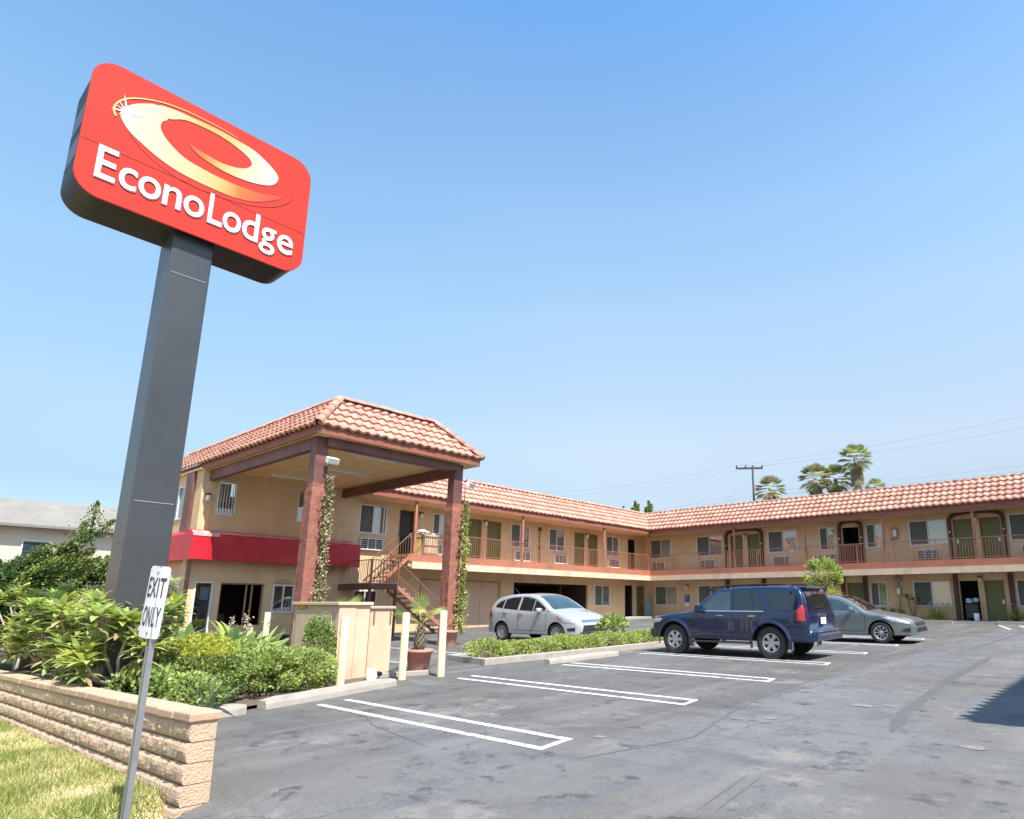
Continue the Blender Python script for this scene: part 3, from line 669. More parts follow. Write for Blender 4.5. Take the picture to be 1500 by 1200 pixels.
fbox(mb, FR, -10.02, -9.75, 0, .14, 2.12, 2.62); fbox(mb, FR, -9.97, -9.80, .14, .16, 2.2, 2.5, 1); fbox(mb, FR, -10.06, -9.72, 0, .22, 2.86, 3.1); mb.tube([FR(-9.88, .05, 1.0), FR(-9.88, .05, 3.15)], .02)
mb.build('electric_meter', [mat('meter_grey', (.33, .29, .25), rough=.6), M['lamp_white']], MOT)
# arches and the posts below them
def arch(a, b, wd=.16):
    mb = MB(); zs, zc = 5.72, 6.27; c = (a + b) / 2; ro = (b - a) / 2; ri = ro - wd; n = 22; out = []; inn = []
    for i in range(n + 1):
        t = PI * i / n
        ee = .62
        sx = math.copysign(abs(math.cos(t)) ** ee, math.cos(t)); sz = abs(math.sin(t)) ** ee
        out.append((c - ro * sx, zs + (zc - zs) * sz)); inn.append((c - ri * sx, zs + (zc - .17 - zs) * sz))
    for i in range(n):
        for v in (.13,): mb.quad(FR(*out[i][:1], v, out[i][1]), FR(out[i + 1][0], v, out[i + 1][1]), FR(inn[i + 1][0], v, inn[i + 1][1]), FR(inn[i][0], v, inn[i][1]))
        mb.quad(FR(inn[i][0], 0, inn[i][1]), FR(inn[i + 1][0], 0, inn[i + 1][1]), FR(inn[i + 1][0], .13, inn[i + 1][1]), FR(inn[i][0], .13, inn[i][1]))
        mb.quad(FR(out[i][0], 0, out[i][1]), FR(out[i + 1][0], 0, out[i + 1][1]), FR(out[i + 1][0], .13, out[i + 1][1]), FR(out[i][0], .13, out[i][1]))
    fbox(mb, FR, a, a + wd, .0, .13, ZU0, zs); fbox(mb, FR, b - wd, b, .0, .13, ZU0, zs)
    mb.build('arch_frame', M['arch'], MOT)
    for p, q in ((a - .02, a + wd + .02), (b - wd - .02, b + .02)): mb = MB(); fbox(mb, FR, p, q, .0, .16, .95, 3.15); mb.build('pilaster', M['arch'], MOT)
    mb = MB()
    for p in (a + wd / 2, b - wd / 2): fbox(mb, FR, p - .03, p + .03, .13, .17, 5.22, 5.30)
    mb.build('room_number_plate', M['lamp_white'], MOT)
arch(-19.97, -17.38); arch(-12.84, -11.48); arch(-7.26, -4.74)
# inner lighter panels above doors
# ---- walkway slab, its fascia boards and soffit
EX, EY = -24.74, 34.70
mb = MB(); mb.box(LX, EX - .06, 16.55, 36.2, 3.24, 3.756); mb.box(EX - .06, 6, EY + .06, RY, 3.24, 3.756)
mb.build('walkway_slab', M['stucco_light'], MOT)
mb = MB(); mb.box(EX - .06, EX, 16.55, EY, 3.46, 3.80); mb.box(EX - .06, 6, EY, EY + .06, 3.46, 3.80); mb.box(LX, EX - .06, 16.5, 16.55, 3.46, 3.80)
mb.build('walkway_fascia', M['walk_orange'], MOT)
mb = MB(); mb.box(EX - .10, EX + .03, 16.7, EY - .03, 3.16, 3.46); mb.box(EX - .10, 6, EY - .03, EY + .10, 3.16, 3.46)
mb.build('walkway_beam', M['walk_cream'], MOT)
def rail_run(mb, p, q, h=1.0, post_every=1.9, bal=.125, r=.008, base=None):
    p = Vector(p); q = Vector(q); d = q - p; L = d.length; d /= L
    mb.bar(p + Vector((0, 0, h)), q + Vector((0, 0, h)), .02, .018); mb.bar(p + Vector((0, 0, .08)), q + Vector((0, 0, .08)), .014)
    n = max(1, round(L / bal))
    for i in range(n + 1):
        c = p + d * (L * i / n); mb.bar(c + Vector((0, 0, .09)), c + Vector((0, 0, h - .01)), r)
    m_ = max(1, round(L / post_every))
    for i in range(m_ + 1):
        c = p + d * (L * i / m_); mb.bar(c, c + Vector((0, 0, h)), .02)
mb = MB(); rail_run(mb, (EX - .10, 16.8, 3.80), (EX - .10, EY - .05, 3.80)); mb.build('railing', M['rail'], MOT)
mb = MB(); rail_run(mb, (EX - .10, EY + .10, 3.80), (5.8, EY + .10, 3.80)); mb.build('railing', M['rail'], MOT)
mb = MB()
for i in range(9): c = -12.72 + 1.12 * i / 8; mb.bar(FR(c, .2, 3.80), FR(c, .2, 4.82), .022)
mb.bar(FR(-12.8, .2, 4.84), FR(-11.52, .2, 4.84), .035, .03); mb.bar(FR(-12.8, .2, 3.95), FR(-11.52, .2, 3.95), .025); mb.build('railing', M['rail'], MOT)
for y in (16.85, 23.42, 30.17): mb = MB(); mb.box(EX - .2, EX - .10, y - .05, y + .05, 3.758, 6.2); mb.build('post', M['post_orange'], MOT)
mb = MB(); mb.box(EX - .21, EX - .10, EY + .10, EY + .22, 3.758, 6.2); mb.build('post', M['post_orange'], MOT)
for x in (-18.64, -14.24, -10.04, -5.90, -1.7): mb = MB(); mb.box(x - .05, x + .05, EY + .13, EY + .23, 3.758, 6.2); mb.build('post', M['post_orange'], MOT)
# ---- eaves
mb = MB(); mb.box(LX - .3, EX - .05, 14.55, 36.5, 6.20, 6.24); mb.box(EX - .05, 6.3, EY + .05, 36.5, 6.20, 6.24); mb.build('eave_soffit', M['stucco'], MOT)
mb = MB(); mb.box(EX - .05, EX, 14.55, EY, 6.16, 6.43); mb.box(EX - .05, 6.3, EY, EY + .05, 6.16, 6.46); mb.build('eave_fascia', M['fascia'], MOT)
mb = MB(); mb.box(-33.5, -26.0, 9.7, 44, 7.3, 7.36); mb.box(-26.0, 8, 35.95, 44, 7.3, 7.36); mb.box(-30.8, -18.7, 9.6, 13.3, 7.5, 7.56); mb.build('flat_roof', M['roof_flat'], MOT)
# ---- tiled slopes
def tiles(mb, P0, e, s, Ls, u0, u1, du0=0.0, du1=0.0, lam=.31, course=.37, amp=.030, seed=1):
    """P0 eave origin; e along the eave; s up the slope; at height t the run is [u0+du0*t, u1+du1*t]"""
    P0 = Vector(P0); e = Vector(e).normalized(); s = Vector(s).normalized(); n = e.cross(s).normalized()
    if n.z < 0: n = -n
    rr = random.Random(seed); nc = math.ceil(Ls / course); per = 8
    i0 = math.floor(min(u0, u0 + du0 * Ls) / lam); i1 = math.ceil(max(u1, u1 + du1 * Ls) / lam)
    for c in range(nc):
        t0 = c * course - .04; t1 = min(Ls, (c + 1) * course)
        for i in range(i0, i1):
            mi = 0 if rr.random() < .6 else 1
            jit = rr.uniform(-.012, .012); lift = rr.uniform(-.004, .006)
            rows = []
            for (t, hh) in ((t0 + jit, -.02), (t0 + jit, .062), ((t0 + t1) / 2, .03), (t1, 0)):
                row = []
                tt = max(0, t)
                a, b = u0 + du0 * tt, u1 + du1 * tt
                for j in range(per + 1):
                    u = min(max((i + j / per) * lam, a), b)
                    ph = 2 * PI * (j / per)
                    h = amp * math.cos(ph)
                    row.append(P0 + e * u + s * t + n * (h + hh + lift + amp))
                rows.append(row)
            if (rows[1][0] - rows[1][-1]).length < .01 and (rows[3][0] - rows[3][-1]).length < .01: continue
            k = len(mb.v)
            for row in rows: mb.v.extend([tuple(p) for p in row])
            for a_ in range(3):
                for j in range(per):
                    q = k + a_ * (per + 1) + j; mb.f.append((q, q + 1, q + per + 2, q + per + 1)); mb.m.append(mi); mb.sm.append(a_ > 0)
def ridge(mb, p, q, r=.11, seg=.42, seed=4):
    p = Vector(p); q = Vector(q); d = q - p; L = d.length; d /= L; n = max(1, round(L / seg)); sg = L / n
    side = d.cross(Vector((0, 0, 1))).normalized(); up = side.cross(d); rr = random.Random(seed)
    for i in range(n):
        a = p + d * (sg * i - .03); b = p + d * (sg * (i + 1)); mi = 0 if rr.random() < .65 else 1; k = len(mb.v); jj = up * rr.uniform(-.008, .012)
        for c, rad in ((a, r * .93), (a, r * 1.12), (b, r * .98)):
            for j in range(9):
                t = PI * j / 8; mb.v.append(tuple(c + jj + side * math.cos(t) * rad + up * math.sin(t) * rad))
        for a_ in range(2):
            for j in range(8): qd = k + a_ * 9 + j; mb.f.append((qd, qd + 1, qd + 10, qd + 9)); mb.m.append(mi); mb.sm.append(a_ > 0)
TM = [M['tile1'], M['tile2']]
SQ = math.sqrt(.5); RL = 1.80
mb = MB(); tiles(mb, (EX + .01, 0, 6.44), (0, 1, 0), (-1, 0, 1), RL, 14.2, EY - .01, 0, SQ, seed=11); ro = mb.build('tiled_roof', TM, MOT)
mb = MB(); ridge(mb, (-26.0, 13.8, 7.74), (-26.0, 36.0, 7.74)); mb.build('ridge_tiles', TM, ro)
mb = MB(); tiles(mb, (0, EY - .07, 6.44), (1, 0, 0), (0, 1, 1), RL, EX + .01, 6.3, -SQ, 0, seed=12); ro = mb.build('tiled_roof', TM, MOT)
mb = MB(); ridge(mb, (-26.0, 35.98, 7.74), (6.3, 35.98, 7.74)); mb.build('ridge_tiles', TM, ro)
mb = MB(); mb.box(-26.3, -26.05, 13.5, 36.2, 6.4, 7.68); mb.box(-26.3, 6.3, 36.05, 36.3, 6.4, 7.68); mb.build('parapet', M['stucco'], MOT)
# ---- entrance canopy
CX0, CY0, CY1 = -17.5, 8.45, 14.32; ZE = 6.37
mb = MB(); mb.box(CX0 - .05, CX0, CY0, CY1, ZE, ZE + .24); mb.box(-31.5, CX0 - .05, CY0, CY0 + .05, ZE, ZE + .27); mb.box(-24.8, CX0 - .05, CY1 - .05, CY1, ZE, ZE + .27)
mb.build('canopy_fascia', M['fascia'], MOT)
mb = MB(); mb.box(OX, CX0 - .05, CY0 + .05, CY1 - .05, ZE + .0, ZE + .05); mb.box(-31.5, OX, 8.3, 8.75, ZE - .001, ZE + .04); mb.build('canopy_soffit', M['soffit'], MOT)
r1 = 1.75
mb = MB(); tiles(mb, (CX0 + .01, 0, ZE + .25), (0, 1, 0), (-1, 0, 1), r1, CY0 - .07, CY1 + .07, SQ, -SQ, seed=21)
tiles(mb, (0, CY0 - .07, ZE + .25), (1, 0, 0), (0, 1, 1), r1, -31.6, CX0 + .07, 0, -SQ, seed=22)
tiles(mb, (0, CY1 + .07, ZE + .25), (1, 0, 0), (0, -1, 1), r1, -26.2, CX0 + .07, 0, -SQ, seed=23)
ro = mb.build('canopy_roof', TM, MOT)
k_ = r1 * SQ; top = ZE + .25 + k_ + .04
mb = MB()
ridge(mb, (CX0 + .05, CY0 - .05, ZE + .28), (CX0 + .07 - k_, CY0 - .07 + k_, top), r=.12); ridge(mb, (CX0 + .05, CY1 + .05, ZE + .28), (CX0 + .07 - k_, CY1 + .07 - k_, top), r=.12)
ridge(mb, (CX0 + .07 - k_, CY0 - .07 + k_, top), (CX0 + .07 - k_, CY1 + .07 - k_, top)); ridge(mb, (CX0 + .07 - k_, CY0 - .07 + k_, top), (-31.6, CY0 - .07 + k_, top)); ridge(mb, (CX0 + .07 - k_, CY1 + .07 - k_, top), (-26.5, CY1 + .07 - k_, top))
mb.build('ridge_tiles', TM, ro)
# beams and columns
for bx in ((-18.02, -17.72, 8.9, 13.6, 6.10, ZE), (OX + .001, -18.2, 8.62, 8.80, 6.0, ZE - .001), (OX + .001, -18.2, 13.72, 13.90, 6.0, ZE - .001)):
    mb = MB(); mb.box(*bx); mb.build('beam', M['maroon'], MOT, bevel=.01)
def column(y0):
    mb = MB(); x1 = -17.85; w_ = .36
    mb.box(x1 - w_, x1, y0, y0 + w_, 4.9, ZE)
    c = mb.build('column', M['maroon'], MOT, bevel=.012)  # upper shaft coloured maroon as shaded by the roof, casing below redder
    mb = MB(); n = 40; cx, cy = x1 - w_ / 2, y0 + w_ / 2; k = 0; per = 6
    for i in range(n + 1):
        z = .1 + (5.0 - .1) * i / n; h = (w_ / 2 + .032) if i < n - 1 else w_ / 2 + .010
        if i < 3: h += .02
        ring = []
        for sd in range(4):
            for j in range(per):
                t = -1 + 2 * j / per; p = [(t, -1), (1, t), (-t, 1), (-1, -t)][sd]
                nn = noise.noise(Vector((p[0] * 1.5 + y0, p[1] * 1.5, z * 4))) * .014 + noise.noise(Vector((p[0] * 5 + y0, p[1] * 5, z * 14))) * .010
                ring.append((cx + p[0] * (h + nn), cy + p[1] * (h + nn), z))
        mb.v.extend(ring)
    m_ = per * 4
    for i in range(n):
        for j in range(m_): mb.f.append((i * m_ + j, i * m_ + (j + 1) % m_, (i + 1) * m_ + (j + 1) % m_, (i + 1) * m_ + j)); mb.m.append(0); mb.sm.append(False)
    mb.build('stucco_casing', M['brick_stucco'], c)
column(8.63); column(13.52)
for (x, y0, y1) in ((-19.0, 10.4, 12.35), (-21.76, 10.7, 12.6), (-24.4, 10.2, 11.9)):
    mb = MB(); mb.box(x - .09, x + .09, y0, y1, ZE - .06, ZE); f_ = mb.build('strip_light', M['white_frame'], MOT)
    mb = MB(); mb.tube([(x, y0 + .03, ZE - .085), (x, y1 - .03, ZE - .085)], .03, 8); mb.build('tube_lamp', M['lamp_white'], f_)
def flood(c, yaw):
    Mx = Matrix.Translation(c) @ Matrix.Rotation(yaw, 4, 'Z') @ Matrix.Rotation(R(25), 4, 'Y')
    mb = MB(); mb.obox(Mx, 0, .14, -.16, .16, -.09, .07); mb.obox(Mx, .14, .17, -.18, .18, -.10, .08)
    f_ = mb.build('floodlight', M['lamp_white'], MOT, bevel=.008)
    mb = MB(); mb.obox(Mx, .171, .174, -.15, .15, -.08, .06); mb.build('lens', mat('flood_lens', (.55, .56, .55), rough=.15), f_)
    mb = MB(); mb.tube([Vector(c) + Vector((-.1, 0, .0)), Vector(c) + Vector((-.12, 0, .15))], .03); mb.tube([Vector(c) + Vector((-.14, -.02, 0)), Vector(c) + Vector((-.14, -.02, -.8))], .014); mb.build('bracket', M['black'], f_)
flood((-17.72, 9.02, 5.72), R(0)); flood((-17.66, 13.98, 5.72), R(20))
# ---- the wing on the other side of the yard, whose eave throws the shadow at the right
mb = MB(); tiles(mb, (2.02, 0, 6.44), (0, 1, 0), (1, 0, 1), RL, 8.6, EY - .07, 0, SQ, amp=.05, lam=.33, seed=31); tiles(mb, (0, 8.6, 6.44), (1, 0, 0), (0, 1, 1), RL, 2.02, 12, SQ, 0, seed=32); ro = mb.build('tiled_roof', TM, MOT)
mb = MB(); ridge(mb, (3.05, 9.9, 7.74), (3.05, 36, 7.74)); mb.build('ridge_tiles', TM, ro)
mb = MB(); mb.box(2.10, 2.15, 8.65, EY, 6.16, 6.44); mb.box(2.15, 12, 8.65, 8.7, 6.16, 6.44); mb.build('eave_fascia', M['fascia'], MOT)
mb = MB(); mb.box(2.15, 12, 8.7, EY, 6.20, 6.24); mb.box(3.1, 12, 9.9, 36, 7.5, 7.56); mb.build('eave_soffit', M['stucco'], MOT)
mb = MB(); wall(mb, lambda u, v, z: (3.4 - v, u, z), 10.2, 36.2, .1, 6.3, [(a, a + 1.5, 4.68, 5.95) for a in (12, 16.5, 21, 25.5, 30)] + [(a, a + 1.5, 1.5, 2.8) for a in (12, 16.5, 21, 25.5, 30)])
mb.quad((3.4, 10.2, .1), (12, 10.2, .1), (12, 10.2, 6.3), (3.4, 10.2, 6.3)); mb.build('wall', M['stucco'], MOT)
for a in (12, 16.5, 21, 25.5, 30):
    for z in (4.68, 1.5): window(lambda u, v, z_: (3.4 - v, u, z_), a, a + 1.5, z, z + 1.3)
mb = MB(); mb.box(1.95, 3.4, 10.2, EY, 3.2, 3.75); mb.build('walkway_slab', M['walk_cream'], MOT)
# ---- outdoor stair
st = thing('outdoor_stair', 'orange and brown steel stair with pale treads rising to the upper walkway beside the canopy', 'stair', (-24.4, 15.5, gz(15.5)))
mb = MB(); mb.box(-26.0, -23.4, 13.95, 15.2, 2.38, 2.44); mb.build('landing', M['walk_cream'], st)
mb = MB(); mb.box(-23.42, -23.37, 13.95, 15.2, 2.18, 2.42); mb.box(-26.0, -23.4, 13.9, 13.95, 2.18, 2.42); mb.box(-26.0, -23.4, 14.5, 14.6, 2.2, 2.37)
for x, y in ((-23.45, 14.0), (-23.45, 15.15), (-25.9, 14.0)): mb.box(x - .05, x + .05, y - .05, y + .05, .3, 2.2)
mb.build('landing_frame', M['maroon'], st)
n = 7
tr = MB()
for i in range(n): y = 15.25 + i * .205; z = 2.44 + (i + 1) * .188 - .03; tr.box(-25.7, -24.8, y, y + .27, z - .045, z)
n2 = 10
for i in range(n2): y = 15.35 + i * .25; z = 2.44 - (i + 1) * .185; tr.box(-24.45, -23.5, y, y + .29, z - .05, z)
tr.build('treads', M['concrete'], st)
mb = MB()
for x in (-25.72, -24.78): mb.bar((x, 15.15, 2.4), (x, 16.65, 3.72), .02, .07)
for x in (-24.47, -23.47): mb.bar((x, 15.2, 2.32), (x, 17.9, .42), .02, .07)
mb.build('stringer', M['post_orange'], st)
mb = MB()
def srail(p, q, h=.9, n=11):
    p = Vector(p); q = Vector(q); mb.bar(p + Vector((0, 0, h)), q + Vector((0, 0, h)), .016)
    for i in range(n + 1): c = p.lerp(q, i / n); mb.bar(c, c + Vector((0, 0, h)), .007 if 0 < i < n else .018)
srail((-24.76, 15.2, 2.5), (-24.76, 16.6, 3.8)); srail((-23.45, 15.2, 2.44), (-23.45, 17.85, .48), n=18); srail((-23.4, 14.0, 2.44), (-23.4, 15.2, 2.44), n=9); srail((-23.4, 13.97, 2.44), (-25.95, 13.97, 2.44), n=20); srail((-25.74, 15.2, 2.5), (-25.74, 16.6, 3.8)); srail((-24.5, 15.2, 2.44), (-24.5, 17.85, .48), n=18)
mb.build('handrail', mat('stair_rail', (.26, .14, .09), (.20, .11, .07), rough=.55, scale=4), st)
# ------------------------------------------------------------- roadside pole sign
def rrect(u0, u1, v0, v1, r, n=8):
    P = []
    for cu, cv, a0 in ((u1 - r, v0 + r, -90), (u1 - r, v1 - r, 0), (u0 + r, v1 - r, 90), (u0 + r, v0 + r, 180)):
        for i in range(n + 1): a = R(a0 + 90 * i / n); P.append((cu + r * math.cos(a), cv + r * math.sin(a)))
    return P
SX = -11.0
sg = thing('roadside_sign', 'tall red motel sign with white lettering and gold swirl on a dark square pole', 'sign', (-11.45, 3.05, gz(3)))
mb = MB(); mb.box(-11.74, -11.15, 2.76, 3.34, .0, 7.42)
M['pole'] = mat('pole_paint', (.052, .057, .063), (.040, .044, .050), rough=.34, scale=.5, c3=(.060, .065, .070), s3=.35, t3=(.45, .75), bump=.12, bscale=2.2, bdist=.06)
pole = mb.build('pole', M['pole'], sg, bevel=.012)
M['scuff'] = mat('scuff', (.24, .25, .26), rough=.7)
mb = MB()
for z in (3.08, 6.72): mb.box(-11.149, -11.144, 2.80, 3.30, z, z + .012)
mb.box(-11.5, -11.3, 2.753, 2.759, 2.52, 2.53)
mb.build('weld_seam', M['scuff'], pole)
cab = MB(); fx = lambda u, v, d: (d, u, v)
Y0, Y1, Z0, Z1 = 1.41, 4.70, 7.385, 9.62
cab.prism(rrect(Y0 + .02, Y1 - .02, Z0 + .02, Z1 - .02, .33), fx, -11.85, -11.03)
M['cabinet'] = mat('sign_cabinet', (.017, .015, .018), (.011, .010, .014), spec=.25, rough=.45, scale=2, bump=.2, bscale=5, bdist=.03)
cabo = cab.build('sign_cabinet', M['cabinet'], sg, fixn=True)
mb = MB()
for z in (8.0, 8.55): mb.box(-11.8, -11.2, Y0 + .015, Y0 + .03, z, z + .35)
mb.build('side_panel', M['pole'], cabo)
M['sign_red'] = mat('sign_red', (.52, .044, .030), (.49, .040, .027), spec=.12, rough=.6, scale=.6)
for xa, xb in ((-11.03, -10.99), (-11.89, -11.85)):
    inn = 0 if xb > -11.5 else .06; mb = MB(); mb.prism(rrect(Y0 + inn, Y1 - inn, Z0 + inn, Z1 - inn, .34, 10), fx, xa, xb); face = mb.build('sign_face', M['sign_red'], cabo, fixn=True)
    if xb > -11.5: FACE = face
def sheet_poly(pts, x):
    """fill a polygon in the sign plane, giving verts and triangles"""
    bm = bmesh.new(); vs = [bm.verts.new((x, a, b)) for a, b in pts]; es = [bm.edges.new((vs[i], vs[(i + 1) % len(vs)])) for i in range(len(vs))]
    bmesh.ops.triangle_fill(bm, edges=es, use_beauty=True)
    bm.verts.index_update(); V = [tuple(v.co) for v in bm.verts]; F = [tuple(v.index for v in f.verts) for f in bm.faces]; bm.free(); return V, F
def smooth_poly(p, k=4):
    n = len(p); out = []
    for i in range(n):
        a, b, c, d = [Vector(p[(i + j) % n]) for j in (-1, 0, 1, 2)]
        for t in range(k):
            t /= k; out.append(tuple(.5 * ((2 * b) + (c - a) * t + (2 * a - 5 * b + 4 * c - d) * t * t + (3 * b - a - 3 * c + d) * t ** 3)))
    return out
A_ = [(1.808, 8.839), (1.861, 8.731), (1.953, 8.629), (2.096, 8.54), (2.327, 8.428), (2.589, 8.345), (2.884, 8.31), (3.219, 8.307), (3.503, 8.326), (3.824, 8.419), (4.148, 8.632), (4.229, 8.716), (4.209, 8.726), (3.904, 8.622), (3.638, 8.576), (3.315, 8.553), (3.003, 8.567), (2.699, 8.615), (2.451, 8.762), (2.333, 8.91), (2.331, 9.039), (2.401, 9.149), (2.243, 9.281), (2.063, 9.194), (1.919, 9.077), (1.832, 8.945)]
B_ = [(2.401, 9.149), (2.617, 9.265), (2.912, 9.303), (3.228, 9.288), (3.497, 9.214), (3.64, 9.138), (3.668, 9.042), (3.564, 8.925), (3.376, 8.854), (3.187, 8.829), (2.968, 8.853), (2.723, 8.894), (2.855, 8.785), (3.075, 8.724), (3.362, 8.697), (3.654, 8.724), (3.885, 8.786), (4.05, 8.877), (4.125, 9.01), (4.095, 9.117), (3.94, 9.234), (3.684, 9.348), (3.379, 9.382), (3.056, 9.396), (2.722, 9.374), (2.46, 9.352), (2.243, 9.281)]
def grad_mat():
    mt = bpy.data.materials.new('emblem_gold'); mt.use_nodes = True; nt = mt.node_tree
    at = N(nt, 'ShaderNodeAttribute', attribute_name='print'); nt.links.new(at.outputs[0], nt.nodes['Principled BSDF'].inputs['Base Color']); nt.nodes['Principled BSDF'].inputs['Roughness'].default_value = .4
    return mt
EM = grad_mat()
def lerp3(st, t):
    for i in range(len(st) - 1):
        if t <= st[i + 1][0]:
            k = (t - st[i][0]) / (st[i + 1][0] - st[i][0]); k = max(0, min(1, k)); return tuple(st[i][1][j] * (1 - k) + st[i + 1][1][j] * k for j in range(3)) + (1,)
    return st[-1][1] + (1,)
cre, gold, org, red_ = (.53, .46, .30), (.52, .36, .11), (.53, .13, .015), (.52, .044, .030)
def emblem(name, pts, stops, x, low=None):
    V, F = sheet_poly(pts, x)
    # cut into a fine grid so the printed blend stays smooth
    bm = bmesh.new(); bv = [bm.verts.new(v) for v in V]
    for f in F: bm.faces.new([bv[i] for i in f])
    for k in range(1, 34):
        g = list(bm.faces) + list(bm.edges) + list(bm.verts); bmesh.ops.bisect_plane(bm, geom=g, plane_co=(x, 1.7 + k * .08, 0), plane_no=(0, 1, 0))
    me = bpy.data.meshes.new(name); bm.to_mesh(me); bm.free()
    ca = me.color_attributes.new('print', 'FLOAT_COLOR', 'POINT')
    for i, v in enumerate(me.vertices): ca.data[i].color = lerp3(stops, v.co.y) if not callable(low) or not low(v.co) else lerp3([(2.72, red_), (2.95, org), (3.25, gold), (3.6, cre)], v.co.y)
    off = ORG[FACE.name]
    for v in me.vertices: v.co -= off
    me.materials.append(EM); o = bpy.data.objects.new(name, me); COL.objects.link(o); return o
def subpart(o, par): o.parent = par; return o
EMB = emblem('gold_swirl', smooth_poly(A_), [(1.7, (.55, .51, .38)), (2.4, cre), (2.9, (.53, .42, .20)), (3.25, gold), (3.55, org), (3.95, (.52, .065, .02)), (4.2, (.52, .044, .030))], -10.984)
subpart(EMB, cabo)
e2 = emblem('gold_swirl', smooth_poly(B_), [(2.2, cre), (2.55, (.53, .43, .22)), (2.75, gold), (3.0, (.54, .30, .08)), (3.35, gold), (3.6, cre), (4.2, (.60, .57, .48))], -10.982, low=lambda c: c.z < 9.0 and c.y < 3.6)
subpart(e2, cabo)
def stroke(mb, pts, w0, w1, x):
    n = len(pts); P = [Vector(p) for p in pts]; L_, R_ = [], []
    for i in range(n):
        d = (P[min(i + 1, n - 1)] - P[max(0, i - 1)]).normalized(); nn = Vector((-d.y, d.x)); w_ = w0 + (w1 - w0) * i / (n - 1)
        L_.append(P[i] + nn * w_); R_.append(P[i] - nn * w_)
    for i in range(n - 1): mb.quad((x, *R_[i]), (x, *R_[i + 1]), (x, *L_[i + 1]), (x, *L_[i]))
def smooth_line(p, k=4):
    q = [p[0]] + list(p) + [p[-1]]; out = []
    for i in range(1, len(q) - 2):
        a, b, c, d = [Vector(v) for v in (q[i - 1], q[i], q[i + 1], q[i + 2])]
        for t in range(k): t /= k; out.append(tuple(.5 * ((2 * b) + (c - a) * t + (2 * a - 5 * b + 4 * c - d) * t * t + (3 * b - a - 3 * c + d) * t ** 3)))
    out.append(p[-1]); return out
mb = MB(); stroke(mb, smooth_line([(1.765, 8.775), (1.731, 8.841), (1.731, 8.931), (1.78, 9.047), (1.881, 9.161), (2.053, 9.272), (2.315, 9.378), (2.596, 9.432), (2.894, 9.449), (3.209, 9.443), (3.405, 9.42)]), .016, .004, -10.981)
mb.build('thin_swirl_line', mat('swirl_line', (.64, .42, .14), rough=.4), cabo)
mb = MB(); stroke(mb, smooth_line([(1.957, 8.596), (2.224, 8.384), (2.515, 8.265), (2.808, 8.211), (3.199, 8.219), (3.67, 8.297), (4.062, 8.452), (4.293, 8.627), (4.404, 8.789), (4.409, 8.91)]), .005, .007, -10.981)
mb.box(-10.99, -10.985, 1.43, 4.68, 8.212, 8.218)
mb.build('dark_swirl_line', mat('swirl_dark', (.42, .03, .025), rough=.4), cabo)
mb = MB(); cxs, czs = 1.885, 8.915
for i in range(12):
    a = 2 * PI * i / 12 + .25; l = (.26 if i % 3 == 0 else .15) * (1 + .2 * math.sin(i * 5)); w_ = .020
    mb.add([(-10.979, cxs - math.sin(a) * w_, czs + math.cos(a) * w_), (-10.979, cxs + math.sin(a) * w_, czs - math.cos(a) * w_), (-10.979, cxs + math.cos(a) * l, czs + math.sin(a) * l)], [(0, 1, 2)])
mb.add([(-10.978, cxs + .05 * math.cos(2 * PI * i / 16), czs + .05 * math.sin(2 * PI * i / 16)) for i in range(16)], [tuple(range(16))])
mb.build('star', M['white'], cabo)
mb = MB(); mb2 = MB()
xh = 8.035; bl = 7.69
for ch, a, b, z0, z1 in (('E', 1.640, 1.885, bl, 8.215), ('c', 1.925, 2.150, bl - .01, xh), ('o', 2.172, 2.462, bl - .01, xh), ('n', 2.495, 2.745, bl, xh), ('o', 2.778, 3.070, bl - .01, xh), ('L', 3.130, 3.345, bl, 8.215), ('o', 3.350, 3.632, bl - .01, xh), ('d', 3.655, 3.915, bl - .01, 8.20), ('g', 3.945, 4.205, bl - .145, xh), ('e', 4.232, 4.508, bl - .01, xh)):
    V, F = text_mesh(ch, 1.0, offset=.010, extrude=.0)
    xs = [v[0] for v in V]; zs = [v[1] for v in V]; ax, bx, az, bz = min(xs), max(xs), min(zs), max(zs)
    for tgt, x, g, dy, dz in ((mb, -10.974, 0, 0, 0), (mb2, -10.980, .010, .006, -.008)):
        tgt.add([(x, a - g + (v[0] - ax) / (bx - ax) * (b - a + 2 * g) + dy, z0 - g + (v[1] - az) / (bz - az) * (z1 - z0 + 2 * g) + dz) for v in V], F)
mb.build('lettering', M['white'], cabo); mb2.build('letter_outline', mat('outline_dark_red', (.33, .07, .10), rough=.5), cabo)  # dark red copy behind each letter, set slightly low and right
# ------------------------------------------------------------- small street sign at the wall
ex = thing('exit_sign', 'worn white plate reading EXIT ONLY on a thin galvanised post beside the block wall', 'sign', (-6.2, 1.82, -.25))
mb = MB(); px_, py_ = -6.2, 1.82
for (a0, a1, b0, b1) in ((-.028, -.018, -.02, .02), (.018, .028, -.02, .02), (-.018, .018, .012, .02), (-.042, -.028, -.02, -.014), (.028, .042, -.02, -.014)):
    mb.box(px_ + a0, px_ + a1, py_ + b0, py_ + b1, -.4, 1.90)
pst = mb.build('sign_post', M['steel'], ex)
Mx = Matrix.Translation((px_ + .01, py_ - .03, 1.64)) @ Matrix.Rotation(R(17), 4, 'Z') @ Matrix.Rotation(R(4), 4, 'Y')
def bend(u): return .018 * abs(u / .14) ** 1.3            # plate is bent back around the post
mb = MB(); P = rrect(-.125, .125, -.285, .285, .035, 5); k = 0
cols = 9
def pl(u, v, d): return tuple(Mx @ Vector((u, bend(u) + d, v)))
